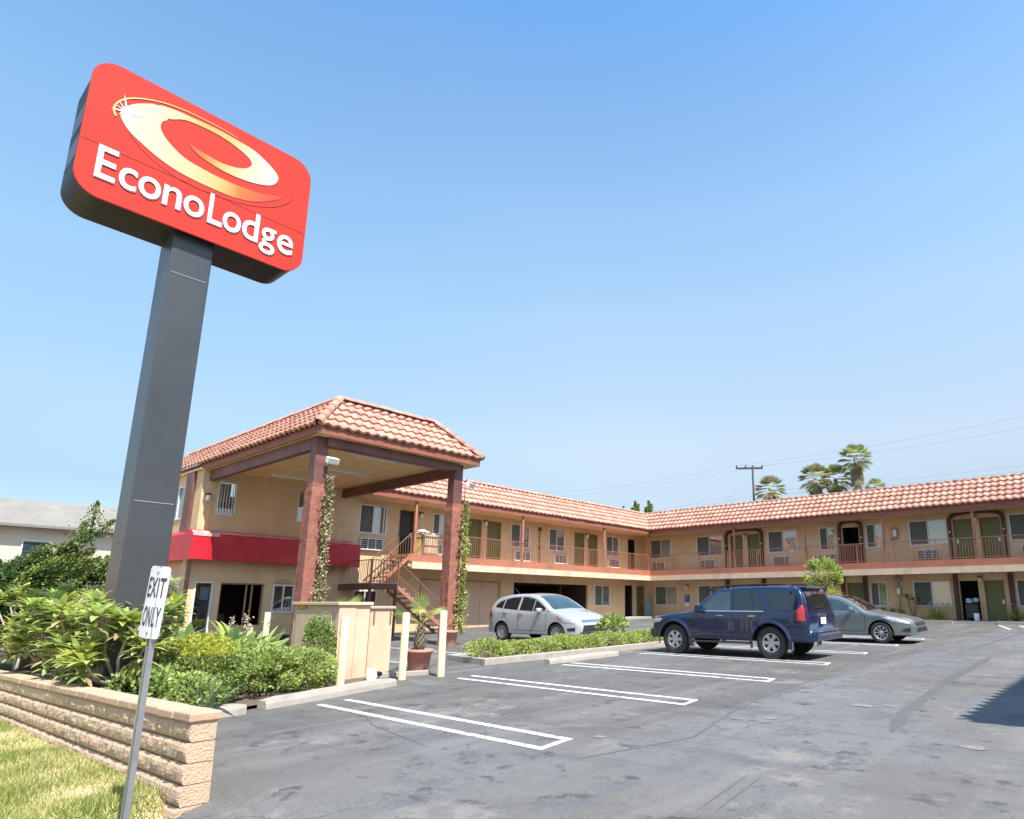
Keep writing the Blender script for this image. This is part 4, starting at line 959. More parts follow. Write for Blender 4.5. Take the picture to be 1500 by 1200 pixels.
def clip_strip(poly, a, b):
    def cl(P, s, lim):
        o = []
        for i in range(len(P)):
            p, q = P[i], P[(i + 1) % len(P)]; ip, iq = s * (p[0] - lim) >= 0, s * (q[0] - lim) >= 0
            if ip: o.append(p)
            if ip != iq: t = (lim - p[0]) / (q[0] - p[0]); o.append((lim, p[1] + (q[1] - p[1]) * t))
        return o
    poly = cl(poly, 1, a)
    return cl(poly, -1, b) if poly else []
for i in range(cols):
    a = -.125 + .25 * i / cols; b = -.125 + .25 * (i + 1) / cols; q = clip_strip(P, a, b)
    if len(q) > 2: mb.add([pl(u, v, 0) for u, v in q], [tuple(range(len(q)))], smooth=False); mb.add([pl(u, v, .003) for u, v in q], [tuple(range(len(q)))[::-1]], mi=1)
M['plate'] = mat('sign_plate_white', (.74, .74, .74), (.66, .67, .68), rough=.45, scale=9, c3=(.42, .36, .31), s3=11, t3=(.62, .70))
plate = mb.build('plate', [M['plate'], M['steel']], ex)
mb = MB()
for w_, zc in (('EXIT', .115), ('ONLY', -.115)):
    V, F = text_mesh(w_, 1.0, offset=.012, extrude=0, spacing=1.05)
    xs = [v[0] for v in V]; zs = [v[1] for v in V]; ax, bx, az, bz = min(xs), max(xs), min(zs), max(zs)
    mb.add([pl(-.104 + (v[0] - ax) / (bx - ax) * .208, zc - .078 + (v[1] - az) / (bz - az) * .156, -.003) for v in V], F)
mb.build('lettering', mat('sign_black', (.025, .028, .035), (.11, .11, .12), rough=.5, scale=18, lo=.5, hi=.75), plate)
mb = MB()
for v in (.235, -.245): mb.lathe([(.009, 0), (.007, .006), (.001, .007)], Matrix.Translation(pl(0, v, -.001)) @ Matrix.Rotation(R(90), 4, 'X'), 8)
mb.build('bolt', mat('rust', (.20, .09, .05), rough=.8), plate)
# ------------------------------------------------------------- block wall
bw = thing('block_wall', 'low wall of rough split face peach concrete blocks with a smooth cap, between grass and planting bed', 'wall', (-10, 2.4, 0))
M['block'] = mat('split_block', (.60, .42, .28), (.49, .345, .23), rough=.95, scale=5, bump=1.0, bscale=50, c3=(.54, .38, .26), s3=1.2, t3=(.45, .65), bdist=.015)
M['cap'] = mat('block_cap', (.56, .37, .25), (.47, .31, .20), rough=.9, scale=4, bump=.4, bscale=60)
XE, YF, YB, ZT = -6.50, 2.30, 2.50, .70
def shear(mb): mb.v = [(x, y, z + .028 * min(0, x - XE)) for x, y, z in mb.v]
for c in range(7):
    z1 = ZT - .075 - c * .168; z0 = z1 - .160; off = .012 + .010 * c; mb = MB(); rr = random.Random(c + 5)
    x = XE + off * .9; first = True
    while x > -26:
        bl_ = .40 if not (first and c % 2) else .20; xa = x - bl_ + .006; xb = x; nxx, nzz = 9, 5
        def sf(u, t):
            edge = (.5 + .5 * min(1, min(u, 1 - u) * 9)) * min(1, min(t, 1 - t) * 3.4)
            nn = noise.noise(Vector(((xa + u * bl_) * 7, c * 3.1, t * 2.4))) * .013 + noise.noise(Vector(((xa + u * bl_) * 21, c * 7.7, t * 6))) * .008
            return YF - off + .022 - (edge ** .5) * (.030 + nn)
        k = len(mb.v)
        for j in range(nzz + 1):
            for i in range(nxx + 1): u, t = i / nxx, j / nzz; mb.v.append((xa + u * (xb - xa), sf(u, t), z0 + t * (z1 - z0)))
        for j in range(nzz):
            for i in range(nxx): q = k + j * (nxx + 1) + i; mb.f.append((q, q + 1, q + nxx + 2, q + nxx + 1)); mb.m.append(0); mb.sm.append(False)
        ti = [k + nzz * (nxx + 1) + i for i in range(nxx + 1)]; k2 = len(mb.v)
        mb.v.append((xb, YB, z1)); mb.v.append((xa, YB, z1)); mb.f.append(tuple(ti) + (k2, k2 + 1)); mb.m.append(0); mb.sm.append(False)
        if first:
            ei = [k + j * (nxx + 1) + nxx for j in range(nzz + 1)]; k3 = len(mb.v); mb.v.append((xb, YB, z1)); mb.v.append((xb, YB, z0))
            mb.f.append(tuple(ei) + (k3, k3 + 1)); mb.m.append(0); mb.sm.append(False)
        x -= bl_; first = False
    mb.box(-26, XE - .05, YF - off + .055, YB - .002, z0 - .008, z1 - .006, 0)
    shear(mb); mb.build('block_course', [M['block'], M['concrete']], bw)
mb = MB(); x = XE + .03; rr = random.Random(2)
while x > -26: dz = rr.uniform(-.003, .003); mb.box(x - .397, x, YF - .035 + rr.uniform(-.004, .004), YB + .03, ZT - .075, ZT + dz); x -= .40
shear(mb); mb.build('cap', M['cap'], bw, bevel=.014)
# ------------------------------------------------------------- bollards, utility boxes, pots
def bollard(x, y, h, label, lean=0):
    mb = MB(); r0 = .075
    mb.lathe([(r0, -.1), (r0, h - .02), (r0 * .93, h - .004), (r0 * .6, h + .008), (.001, h + .012)], Matrix.Identity(4), 20)
    o = mb.build('bollard', M['yellow']); o.location = (x, y, gz(y)); o.rotation_euler = (0, lean, 0)
    return tag(o, label, 'bollard', 'yellow bollards')
bollard(-11.46, 6.40, 1.24, 'pale yellow bollard in front of the tall cream utility box')
bollard(-11.52, 7.72, 1.28, 'pale yellow bollard beside the potted fan palm and the small cream box', R(.6))
bollard(-11.30, 8.48, 1.30, 'pale yellow bollard standing free on the asphalt past the potted fan palm', R(-.5))
bollard(-18.0, 7.85, 1.22, 'pale yellow bollard in front of the office wall, beside the nearer canopy column')
ub = thing('utility_box', 'long cream utility enclosure with a flat cap and yellow warning stickers behind the hedge', 'utility box', (-12.9, 6.9, gz(7)))
mb = MB(); g_ = gz(7)
mb.box(-13.95, -12.14, 6.62, 7.28, g_ - .05, 1.60); mb.box(-12.14, -12.10, 6.62, 6.98, g_ - .05, 1.598); mb.box(-12.14, -12.112, 6.99, 7.28, g_ - .05, 1.598)
u = mb.build('housing', M['cream'], ub, bevel=.01)
mb = MB(); mb.box(-13.99, -12.06, 6.57, 7.32, 1.60, 1.665); mb.build('cap', M['cream'], ub, bevel=.01)
mb = MB(); mb.box(-13.8, -12.35, 6.60, 6.62, .35, 1.5); mb.box(-12.1, -12.08, 6.655, 6.675, 1.05, 1.5); mb.build('door_panel', M['cream'], ub, bevel=.006)
M['sticker'] = mat('warning_yellow', (.62, .36, .04), (.45, .24, .03), rough=.5, scale=30)
mb = MB(); mb.box(-13.78, -13.42, 6.592, 6.598, 1.53, 1.60); mb.build('sticker', M['sticker'], ub)
mb = MB(); mb.box(-13.36, -12.94, 6.592, 6.598, 1.11, 1.22); mb.build('sticker', M['sticker'], ub)
sb = thing('utility_box', 'smaller lower cream box with two dark hinges right behind the middle bollard', 'utility box', (-12.7, 7.7, gz(7.7)))
mb = MB(); mb.box(-13.1, -12.32, 7.42, 7.94, gz(7.7) - .05, 1.53); mb.build('housing', M['cream'], sb, bevel=.012)
mb = MB(); mb.box(-13.14, -12.28, 7.39, 7.98, 1.53, 1.585); mb.build('cap', mat('cap_grey', (.45, .38, .28), rough=.7), sb, bevel=.008)
for y in (7.50, 7.88): mb = MB(); mb.box(-12.32, -12.30, y - .015, y + .015, 1.22, 1.48); mb.build('hinge', mat('hinge_brown', (.22, .13, .07), rough=.7) if y < 7.6 else bpy.data.materials['hinge_brown'], sb)
o = MB(); o.lathe([(.09, 0), (.10, .19), (.085, .20), (.001, .20)], Matrix.Translation((-11.6, 7.1, gz(7.1) + .05)), 16)
tag(o.build('pipe_cap', M['lamp_white'], off=Vector((-11.6, 7.1, gz(7.1)))), 'short white pipe cap at the foot of the tall utility box', 'pipe').location = (-11.6, 7.1, gz(7.1))
sp = thing('spotlight', 'tiny black ground spotlight beside the white pipe cap', 'spotlight', (-11.75, 7.35, gz(7.3)))
mb = MB(); mb.tube([(-11.75, 7.35, gz(7.3)), (-11.75, 7.35, gz(7.3) + .12)], .012); mb.tube([(-11.8, 7.35, gz(7.3) + .16), (-11.70, 7.35, gz(7.3) + .13)], [.025, .05]); mb.build('spot_head', M['black'], sp)
def plant_pot(x, y, r, h, label):
    t = thing('plant_pot', label, 'plant pot', (x, y, gz(y)), world=False)
    mb = MB(); mb.lathe([(r * .74, 0), (r * .78, .02), (r * .96, h * .84), (r * 1.06, h * .85), (r * 1.08, h), (r * .97, h), (r * .94, h * .88)], Matrix.Identity(4), 28); mb.add([(r * .74 * math.cos(a), r * .74 * math.sin(a), 0.001) for a in [2 * PI * i / 20 for i in range(20)]], [tuple(range(20))[::-1]])
    mb.build('pot', M['terracotta'], t)
    mb = MB(); mb.add([(r * .95 * math.cos(a), r * .95 * math.sin(a), h * .9) for a in [2 * PI * i / 20 for i in range(20)]], [tuple(range(20))]); mb.build('earth', M['soil'], t)
plant_pot(-12.33, 8.66, .27, .48, 'wide pink terracotta pot holding a short fan palm between two yellow bollards')
plant_pot(-17.45, 13.38, .24, .50, 'small pink terracotta pot with dry creeper at the foot of the farther canopy column')
plant_pot(-17.45, 8.9, .22, .45, 'pink terracotta pot at the foot of the nearer canopy column, hidden by the cream box')
# ------------------------------------------------------------- things on and under the walkways
ib = MB(); prof = [(-.16, .0), (-.17, .9), (-.13, 1.15), (-.04, 1.28), (.04, 1.28), (.13, 1.15), (.17, .9), (.16, 0)]
ib.prism(prof, lambda u, v, d: (-25.62 + u, 35.6 + d + v * .12, .93 + v), 0, .04)
tag(ib.build('ironing_board', mat('board_blue', (.16, .36, .52), (.12, .30, .46), rough=.6, scale=3), fixn=True, off=Vector((-25.62, 35.6, .93))), 'light blue ironing board leaning against the wall in the inner corner', 'ironing board').location = (-25.62, 35.6, .93)
hs = thing('parking_sign', 'small blue and white accessible parking sign on the rear wall above the blue car', 'sign', (-22.88, 36.16, .9))
mb = MB(); mb.box(-23.05, -22.71, 36.15, 36.17, 1.80, 2.28); mb.build('plate', M['blue_sign'], hs)
mb = MB(); mb.box(-23.05, -22.71, 36.15, 36.17, 1.52, 1.78); mb.build('lower_plate', M['white'], hs)
mb = MB(); F_ = lambda u, v, d: (-22.88 + u, 36.148 + d, 2.03 + v)
def disc(mb, cu, cv, r, x=0): mb.add([F_(cu + r * math.cos(a), cv + r * math.sin(a), x) for a in [2 * PI * i / 14 for i in range(14)]], [tuple(range(14))])
disc(mb, -.01, .16, .035)
mb.bar(F_(-.01, .12, 0), F_(.0, -.02, 0), .018, .001); mb.bar(F_(.0, -.02, 0), F_(.08, -.02, 0), .016, .001); mb.bar(F_(.08, -.02, 0), F_(.11, -.12, 0), .016, .001); mb.bar(F_(-.01, .07, 0), F_(.06, .07, 0), .012, .001)
for i in range(14):
    a, b = R(100 + i * 18), R(100 + (i + 1) * 18); mb.bar(F_(-.01 + .10 * math.cos(a), -.06 + .10 * math.sin(a), 0), F_(-.01 + .10 * math.cos(b), -.06 + .10 * math.sin(b), 0), .011, .001)
mb.build('wheelchair_symbol', M['white'], hs)
# linen cart on the upper walkway
lc = thing('linen_cart', 'pale slatted linen cart heaped with white towels on the upper walkway by the stair', 'linen cart', (-25.3, 17.6, 3.77))
mb = MB()
for i in range(7): mb.box(-24.98 , -24.96, 17.45 + i * .105, 17.535 + i * .105, 3.86, 4.75)
mb.box(-24.96, -24.94, 17.42, 18.18, 4.20, 4.25, 1); mb.box(-25.6, -24.98, 17.45, 17.48, 3.86, 4.75); mb.box(-25.6, -24.98, 18.12, 18.15, 3.86, 4.75); mb.box(-25.6, -24.9, 17.42, 18.18, 3.80, 3.86, 1)
mb.build('slatted_side', [M['walk_cream'], M['rail']], lc)
tw = MB(); rr = random.Random(9)
for i in range(16):
    c = Vector((-25.25 + rr.uniform(-.25, .22), 17.75 + rr.uniform(-.55, .35), 4.78 + rr.uniform(-.02, .14))); r_ = rr.uniform(.08, .15); Mx2 = Matrix.Translation(c) @ Matrix.Rotation(rr.uniform(0, 3), 4, (rr.random(), rr.random(), 1)) @ Matrix.Diagonal((1.3, .9, .6, 1))
    tw.lathe([(.001, -r_), (r_ * .6, -r_ * .8), (r_, -.1 * r_), (r_ * .8, r_ * .6), (.001, r_ * .9)], Mx2, 8)
tw.build('towels', M['white'], lc)
tag_ = MB(); 
for i in range(5): tag_.obox(Matrix.Translation((-25.0, 17.18, 3.80)) @ Matrix.Rotation(R(8), 4, 'X'), -.3, .0, -.16 + i * .07, -.105 + i * .07, 0, .85)
tag(tag_.build('folding_rack', mat('rack_yellow', (.62, .47, .16), (.40, .24, .10), rough=.7, scale=4), off=Vector((-25.1, 17.18, 3.8))), 'yellowish wooden folding rack beside the linen cart on the upper walkway', 'rack').location = (-25.1, 17.18, 3.8)
hc = thing('cleaning_cart', 'dark cleaning cart with pale blue cloths on top in the open lower doorway', 'cleaning cart', (-6.5, 35.9, .93))
mb = MB(); mb.box(-6.78, -6.28, 35.7, 36.1, 1.05, 1.68); mb.box(-6.8, -6.26, 35.68, 36.12, 1.68, 1.72)
for x, y in ((-6.75, 35.72), (-6.31, 35.72), (-6.75, 36.08), (-6.31, 36.08)): mb.box(x - .02, x + .02, y - .02, y + .02, .93, 1.05)
mb.build('cart_frame', mat('cart_dark', (.03, .05, .05), (.06, .03, .04), rough=.6, scale=4), hc, bevel=.01)
mb = MB(); rr = random.Random(4)
for i in range(6):
    c = Vector((-6.5 + rr.uniform(-.18, .18), 35.85 + rr.uniform(-.1, .1), 1.80 + .03 * i)); r_ = .13; mb.lathe([(.001, -.06), (r_, -.04), (r_ * 1.05, .02), (.001, .06)], Matrix.Translation(c) @ Matrix.Rotation(rr.uniform(-.4, .4), 4, 'X'), 9)
mb.build('folded_cloths', mat('cloth_blue', (.38, .52, .68), (.55, .66, .76), rough=.8, scale=5), hc)
o = MB(); o.lathe([(.11, 0), (.13, .34), (.12, .35), (.001, .34)], Matrix.Identity(4), 16); bo = o.build('bin', M['lamp_white']); bo.location = (-6.30, 35.45, .93); tag(bo, 'small white bin on the pavement before the open lower doorway', 'bin')
# ------------------------------------------------------------- vehicles
class Car:
    def __init__(s, L, W, prof, belt, k, sill, wheels, rw, ra, nose=(.7, .16), tail=(.35, .08), RR=.10, crown=.035, bulge=.12):
        s.L, s.W, s.belt, s.k, s.sill, s.wh, s.rw, s.ra, s.nose, s.tail, s.RR, s.crown, s.bulge = L, W, belt, k, sill, wheels, rw, ra, nose, tail, RR, crown, bulge
        # smooth the outline
        n = 240; xs = [L * i / n for i in range(n + 1)]
        xs = sorted(set([round(x, 4) for x in xs]))
        s.px = [p[0] for p in prof]; s.pz = [p[1] for p in prof]
        s.imax = max(range(len(prof)), key=lambda i: prof[i][1])
    def top(s, x):
        P = list(zip(s.px, s.pz)); n = len(P); x = max(0, min(s.L, x))
        for i in range(n - 1):
            if x <= P[i + 1][0]: break
        h = P[i + 1][0] - P[i][0]; t = (x - P[i][0]) / h if h else 0
        d = lambda j: (P[j + 1][1] - P[j][1]) / max(1e-6, P[j + 1][0] - P[j][0])
        def m_(j):
            if j == 0: return d(0)
            if j == n - 1: return d(n - 2)
            a, b = d(j - 1), d(j)
            return 0 if a * b <= 0 else 2 * a * b / (a + b)
        m0, m1 = m_(i), m_(i + 1)
        return (2 * t ** 3 - 3 * t * t + 1) * P[i][1] + (t ** 3 - 2 * t * t + t) * h * m0 + (-2 * t ** 3 + 3 * t * t) * P[i + 1][1] + (t ** 3 - t * t) * h * m1
    def low(s, x):
        z = s.sill
        if x < .5: z += .0
        for xw in s.wh:
            d = abs(x - xw)
            if d < s.ra: z = max(z, s.rw + math.sqrt(s.ra ** 2 - d * d))
        return z
    def hw(s, x, z):
        b = s.W / 2 - s.bulge * (z - .72) ** 2 if z < s.belt else s.W / 2 - s.bulge * (s.belt - .72) ** 2 - (z - s.belt) * s.k
        ln, an = s.nose; lt, at_ = s.tail
        if x < ln: b -= an * (1 - x / ln) ** 2.4 + .10 * max(0, 1 - x / .18) ** 2
        if x > s.L - lt: b -= at_ * ((x - s.L + lt) / lt) ** 2.2 + .06 * max(0, 1 - (s.L - x) / .10) ** 2
        return b
    def r(s, x): return min(s.RR, max(.004, (s.top(x) - s.low(x)) * .4))
    def side(s, x, z, off, sg):
        zt, r = s.top(x), s.r(x)
        z = min(z, zt)
        if z <= zt - r: y = s.hw(x, z)
        else: q = min(1, (z - zt + r) / r); y = s.hw(x, zt - r) - r * (1 - math.sqrt(max(0, 1 - q * q)))
        return Vector((x, sg * (y + off), z))
    def topp(s, x, f, off=0):
        zt, r = s.top(x), s.r(x); y0 = s.hw(x, zt - r) - r; dz = (s.top(x + .01) - s.top(x - .01)) / .02; n = Vector((-dz, 0, 1)).normalized()
        return Vector((x, f * y0, zt + s.crown * (1 - f * f) * min(1, y0))) + n * off
    def cols(s):
        xs = set(round(s.L * i / 70, 4) for i in range(71))
        for xw in s.wh:
            for i in range(-12, 13): xs.add(round(xw + s.ra * math.sin(PI / 2 * i / 12), 4))
            xs.add(round(xw - s.ra - .002, 4)); xs.add(round(xw + s.ra + .002, 4))
        for p in s.px: xs.add(round(p, 4))
        for e in (.01, .02, .04, .07): xs.add(e); xs.add(round(s.L - e, 4))
        xs = sorted(x for x in xs if 0 <= x <= s.L); out = [xs[0]]
        for x in xs[1:]:
            if x - out[-1] > .0015: out.append(x)
        return out
    def body(s, name, mtl, par):
        mb = MB(); C = s.cols(); m_, na, nt_ = 12, 4, 6; row = 2 * (m_ + na + nt_) + 1; ring = []
        for x in C:
            zt, zb, r = s.top(x), s.low(x), s.r(x); half = []
            for j in range(m_ + 1): z = zb + (zt - r - zb) * j / m_; half.append((s.hw(x, z), z))
            yb = s.hw(x, zt - r)
            for j in range(1, na + 1): a = PI / 2 * j / na; half.append((yb - r * (1 - math.cos(a)), zt - r + r * math.sin(a)))
            y0 = yb - r
            for j in range(1, nt_ + 1): f = 1 - j / nt_; half.append((f * y0, zt + s.crown * (1 - f * f) * min(1, y0)))
            full = [(-y, z) for y, z in half] + [(y, z) for y, z in half[:-1][::-1]]
            for y, z in full: mb.v.append((x, y, z))
        w_ = 2 * (m_ + na + nt_) + 1
        for i in range(len(C) - 1):
            for j in range(w_ - 1): a = i * w_ + j; mb.f.append((a, a + w_, a + w_ + 1, a + 1)); mb.m.append(0); mb.sm.append(True)
        for e in (0, len(C) - 1): mb.f.append(tuple(e * w_ + j for j in range(w_))[::1 if e == 0 else -1]); mb.m.append(0); mb.sm.append(False)
        o = mb.build(name, mtl, par, fixn=True)
        # arch lips and closed underside
        mb = MB(); y = s.W / 2 - .26
        mb.box(.25, s.L - .2, -y, y, s.sill - .04, s.belt - .35)
        for i in range(len(C) - 1):
            xa, xb = C[i], C[i + 1]
            for sg in (1, -1):
                a, b = s.side(xa, s.low(xa), -.004, sg), s.side(xb, s.low(xb), -.004, sg)
                mb.quad(a, b, (b.x, sg * y, b.z), (a.x, sg * y, a.z))
        mb.build('underbody', M['black'], o); return o
    def _clip(s, poly, step, ax):
        lo = min(p[ax] for p in poly); hi = max(p[ax] for p in poly); out = []; n = max(1, math.ceil((hi - lo) / step))
        for i in range(n):
            a, b = lo + (hi - lo) * i / n, lo + (hi - lo) * (i + 1) / n; q = poly if ax == 0 else [(v, u) for u, v in poly]
            q = clip_strip(q, a, b)
            if len(q) > 2: out.append(q if ax == 0 else [(u, v) for v, u in q])
        return out
    def side_patch(s, mb, poly, off=.007, mi=0, sides=(1, -1), step=.07):
        for a in s._clip(poly, step, 0):
            for q in s._clip(a, step, 1):
                for sg in sides: mb.add([s.side(x, z, off, sg) for x, z in q], [tuple(range(len(q)))[::sg]], mi, smooth=True)
    def top_patch(s, mb, poly, off=.007, mi=0, step=.05, fs=.1):
        for a in s._clip(poly, step, 0):
            for q in s._clip(a, fs, 1): mb.add([s.topp(x, f, off) for x, f in q], [tuple(range(len(q)))], mi, smooth=True)
    def xinv(s, z, tail):
        a, b = (s.px[s.imax], s.L) if tail else (0, s.px[s.imax])
        for _ in range(30):
            c = (a + b) / 2
            if (s.top(c) > z) == tail: a = c
            else: b = c
        return (a + b) / 2
    def end_patch(s, mb, poly, tail, off=.008, mi=0, step=.06):
        """polygon in (y, z) laid on the nose or the tail"""
        for a in s._clip(poly, step, 0):
            for q in s._clip(a, step, 1):
                P = []
                for y, z in q:
                    x = s.xinv(z - s.crown * .6, tail); e = max(0, abs(y) - .45 * s.W / 2 * 1.2)
                    P.append((x + (off if tail else -off), y, z))
                mb.add(P, [tuple(range(len(P)))], mi, smooth=True)
    def panes(s, L_, body):
        for poly, m_ in L_:
            for sg in (1, -1): mb = MB(); s.side_patch(mb, poly, sides=(sg,)); mb.build('side_window', m_, body)
    def seam(s, mb, pts, w_=.006, off=.004):
        for (x0, z0), (x1, z1) in zip(pts, pts[1:]):
            d = Vector((x1 - x0, z1 - z0)).normalized(); n = Vector((-d.y, d.x)) * w_
            s.side_patch(mb, [(x0 + n.x, z0 + n.y), (x1 + n.x, z1 + n.y), (x1 - n.x, z1 - n.y), (x0 - n.x, z0 - n.y)], off)
def wheel(par, x, y, r, rim_r, wid, spokes, sg, M_, kind='rim'):
    """one wheel: tyre with rim, axis along y; sg = outward side"""
    W_ = Matrix.Translation((x, y, r)) @ Matrix.Rotation(R(-90 * sg), 4, 'X')
    mb = MB(); h = wid / 2
    mb.lathe([(rim_r, -h * .8), (rim_r + .02, -h * .95), (r * .93, -h), (r * .985, -h * .8), (r, -h * .55), (r, h * .55), (r * .985, h * .8), (r * .93, h), (rim_r + .02, h * .97), (rim_r, h * .85), (rim_r - .005, h * .2)], W_, 40)
    t = mb.build('wheel', M['rubber'], par, fixn=True)
    mb = MB(); mb.lathe([(rim_r, h * .88), (rim_r - .018, h * .93), (rim_r - .03, h * .7), (rim_r - .035, h * .3)], W_, 40)
    mb.lathe([(rim_r - .01, h * .15), (.001, h * .15)], W_, 24, mi=1)
    hub = .055
    for i in range(spokes):
        a = 2 * PI * i / spokes; d = Vector((math.cos(a), math.sin(a), 0)); n = Vector((-d.y, d.x, 0)); w0, w1 = (.035, .05) if spokes < 8 else (.014, .020)
        p0, p1 = d * hub * .6, d * (rim_r - .02); ht, hb = h * .78, h * .5
        vs = []
        for p, w_, hh in ((p0, w0, h * .70), (p1, w1, h * .86)):
            for sgn in (-1, 1): vs.append(W_ @ (p + n * w_ * sgn + Vector((0, 0, hh)))); vs.append(W_ @ (p + n * w_ * sgn + Vector((0, 0, hh - h * .4))))
        mb.add(vs, [(0, 2, 6, 4), (0, 4, 5, 1), (2, 3, 7, 6), (4, 6, 7, 5)])
    mb.lathe([(hub, h * .45), (hub, h * .74), (hub * .7, h * .82), (.001, h * .83)], W_, 18)
    mb.build('rim', [M_, M['black']], t, fixn=False)
def box_rounded(name, c, d, mtl, par, bev, rot=None):
    mb = MB(); Mx = Matrix.Translation(c)
    if rot: Mx = Mx @ rot
    mb.obox(Mx, -d[0] / 2, d[0] / 2, -d[1] / 2, d[1] / 2, -d[2] / 2, d[2] / 2); return mb.build(name, mtl, par, bevel=bev)
def carpaint(n, c, metal=.3, c2=None): 
    m_ = mat(n, c, rough=.32, metal=metal, coat=1.0); return m_
M['carglass'] = mat('car_glass', (.012, .016, .018), rough=.03, spec=.8, coat=.5)
M['carglass_l'] = mat('car_glass_light', (.045, .075, .08), (.02, .04, .045), rough=.03, spec=.8, coat=.6, scale=3)
M['chrome'] = mat('chrome', (.75, .75, .75), rough=.15, metal=1.0)
M['alloy'] = mat('alloy', (.55, .56, .58), rough=.3, metal=.75)
M['seamm'] = mat('seam_dark', (.01, .01, .012), rough=.6)
M['tail_red'] = mat('tail_lamp', (.55, .02, .025), rough=.15, coat=1.0)
M['headlamp'] = mat('headlamp_glass', (.62, .64, .66), (.35, .36, .38), rough=.1, coat=1.0, scale=14)
M['trimblk'] = mat('trim_black', (.025, .025, .027), rough=.55)
def place(root, xn, y, ang):
    root.location = (xn, y, gz(y)); root.rotation_euler = Matrix.Rotation(ang, 3, 'Z').to_euler() if False else (0, 0, 0)
    Rm = Matrix.Rotation(math.atan(GS), 3, 'X') @ Matrix.Rotation(ang, 3, 'Z'); root.rotation_euler = Rm.to_euler()
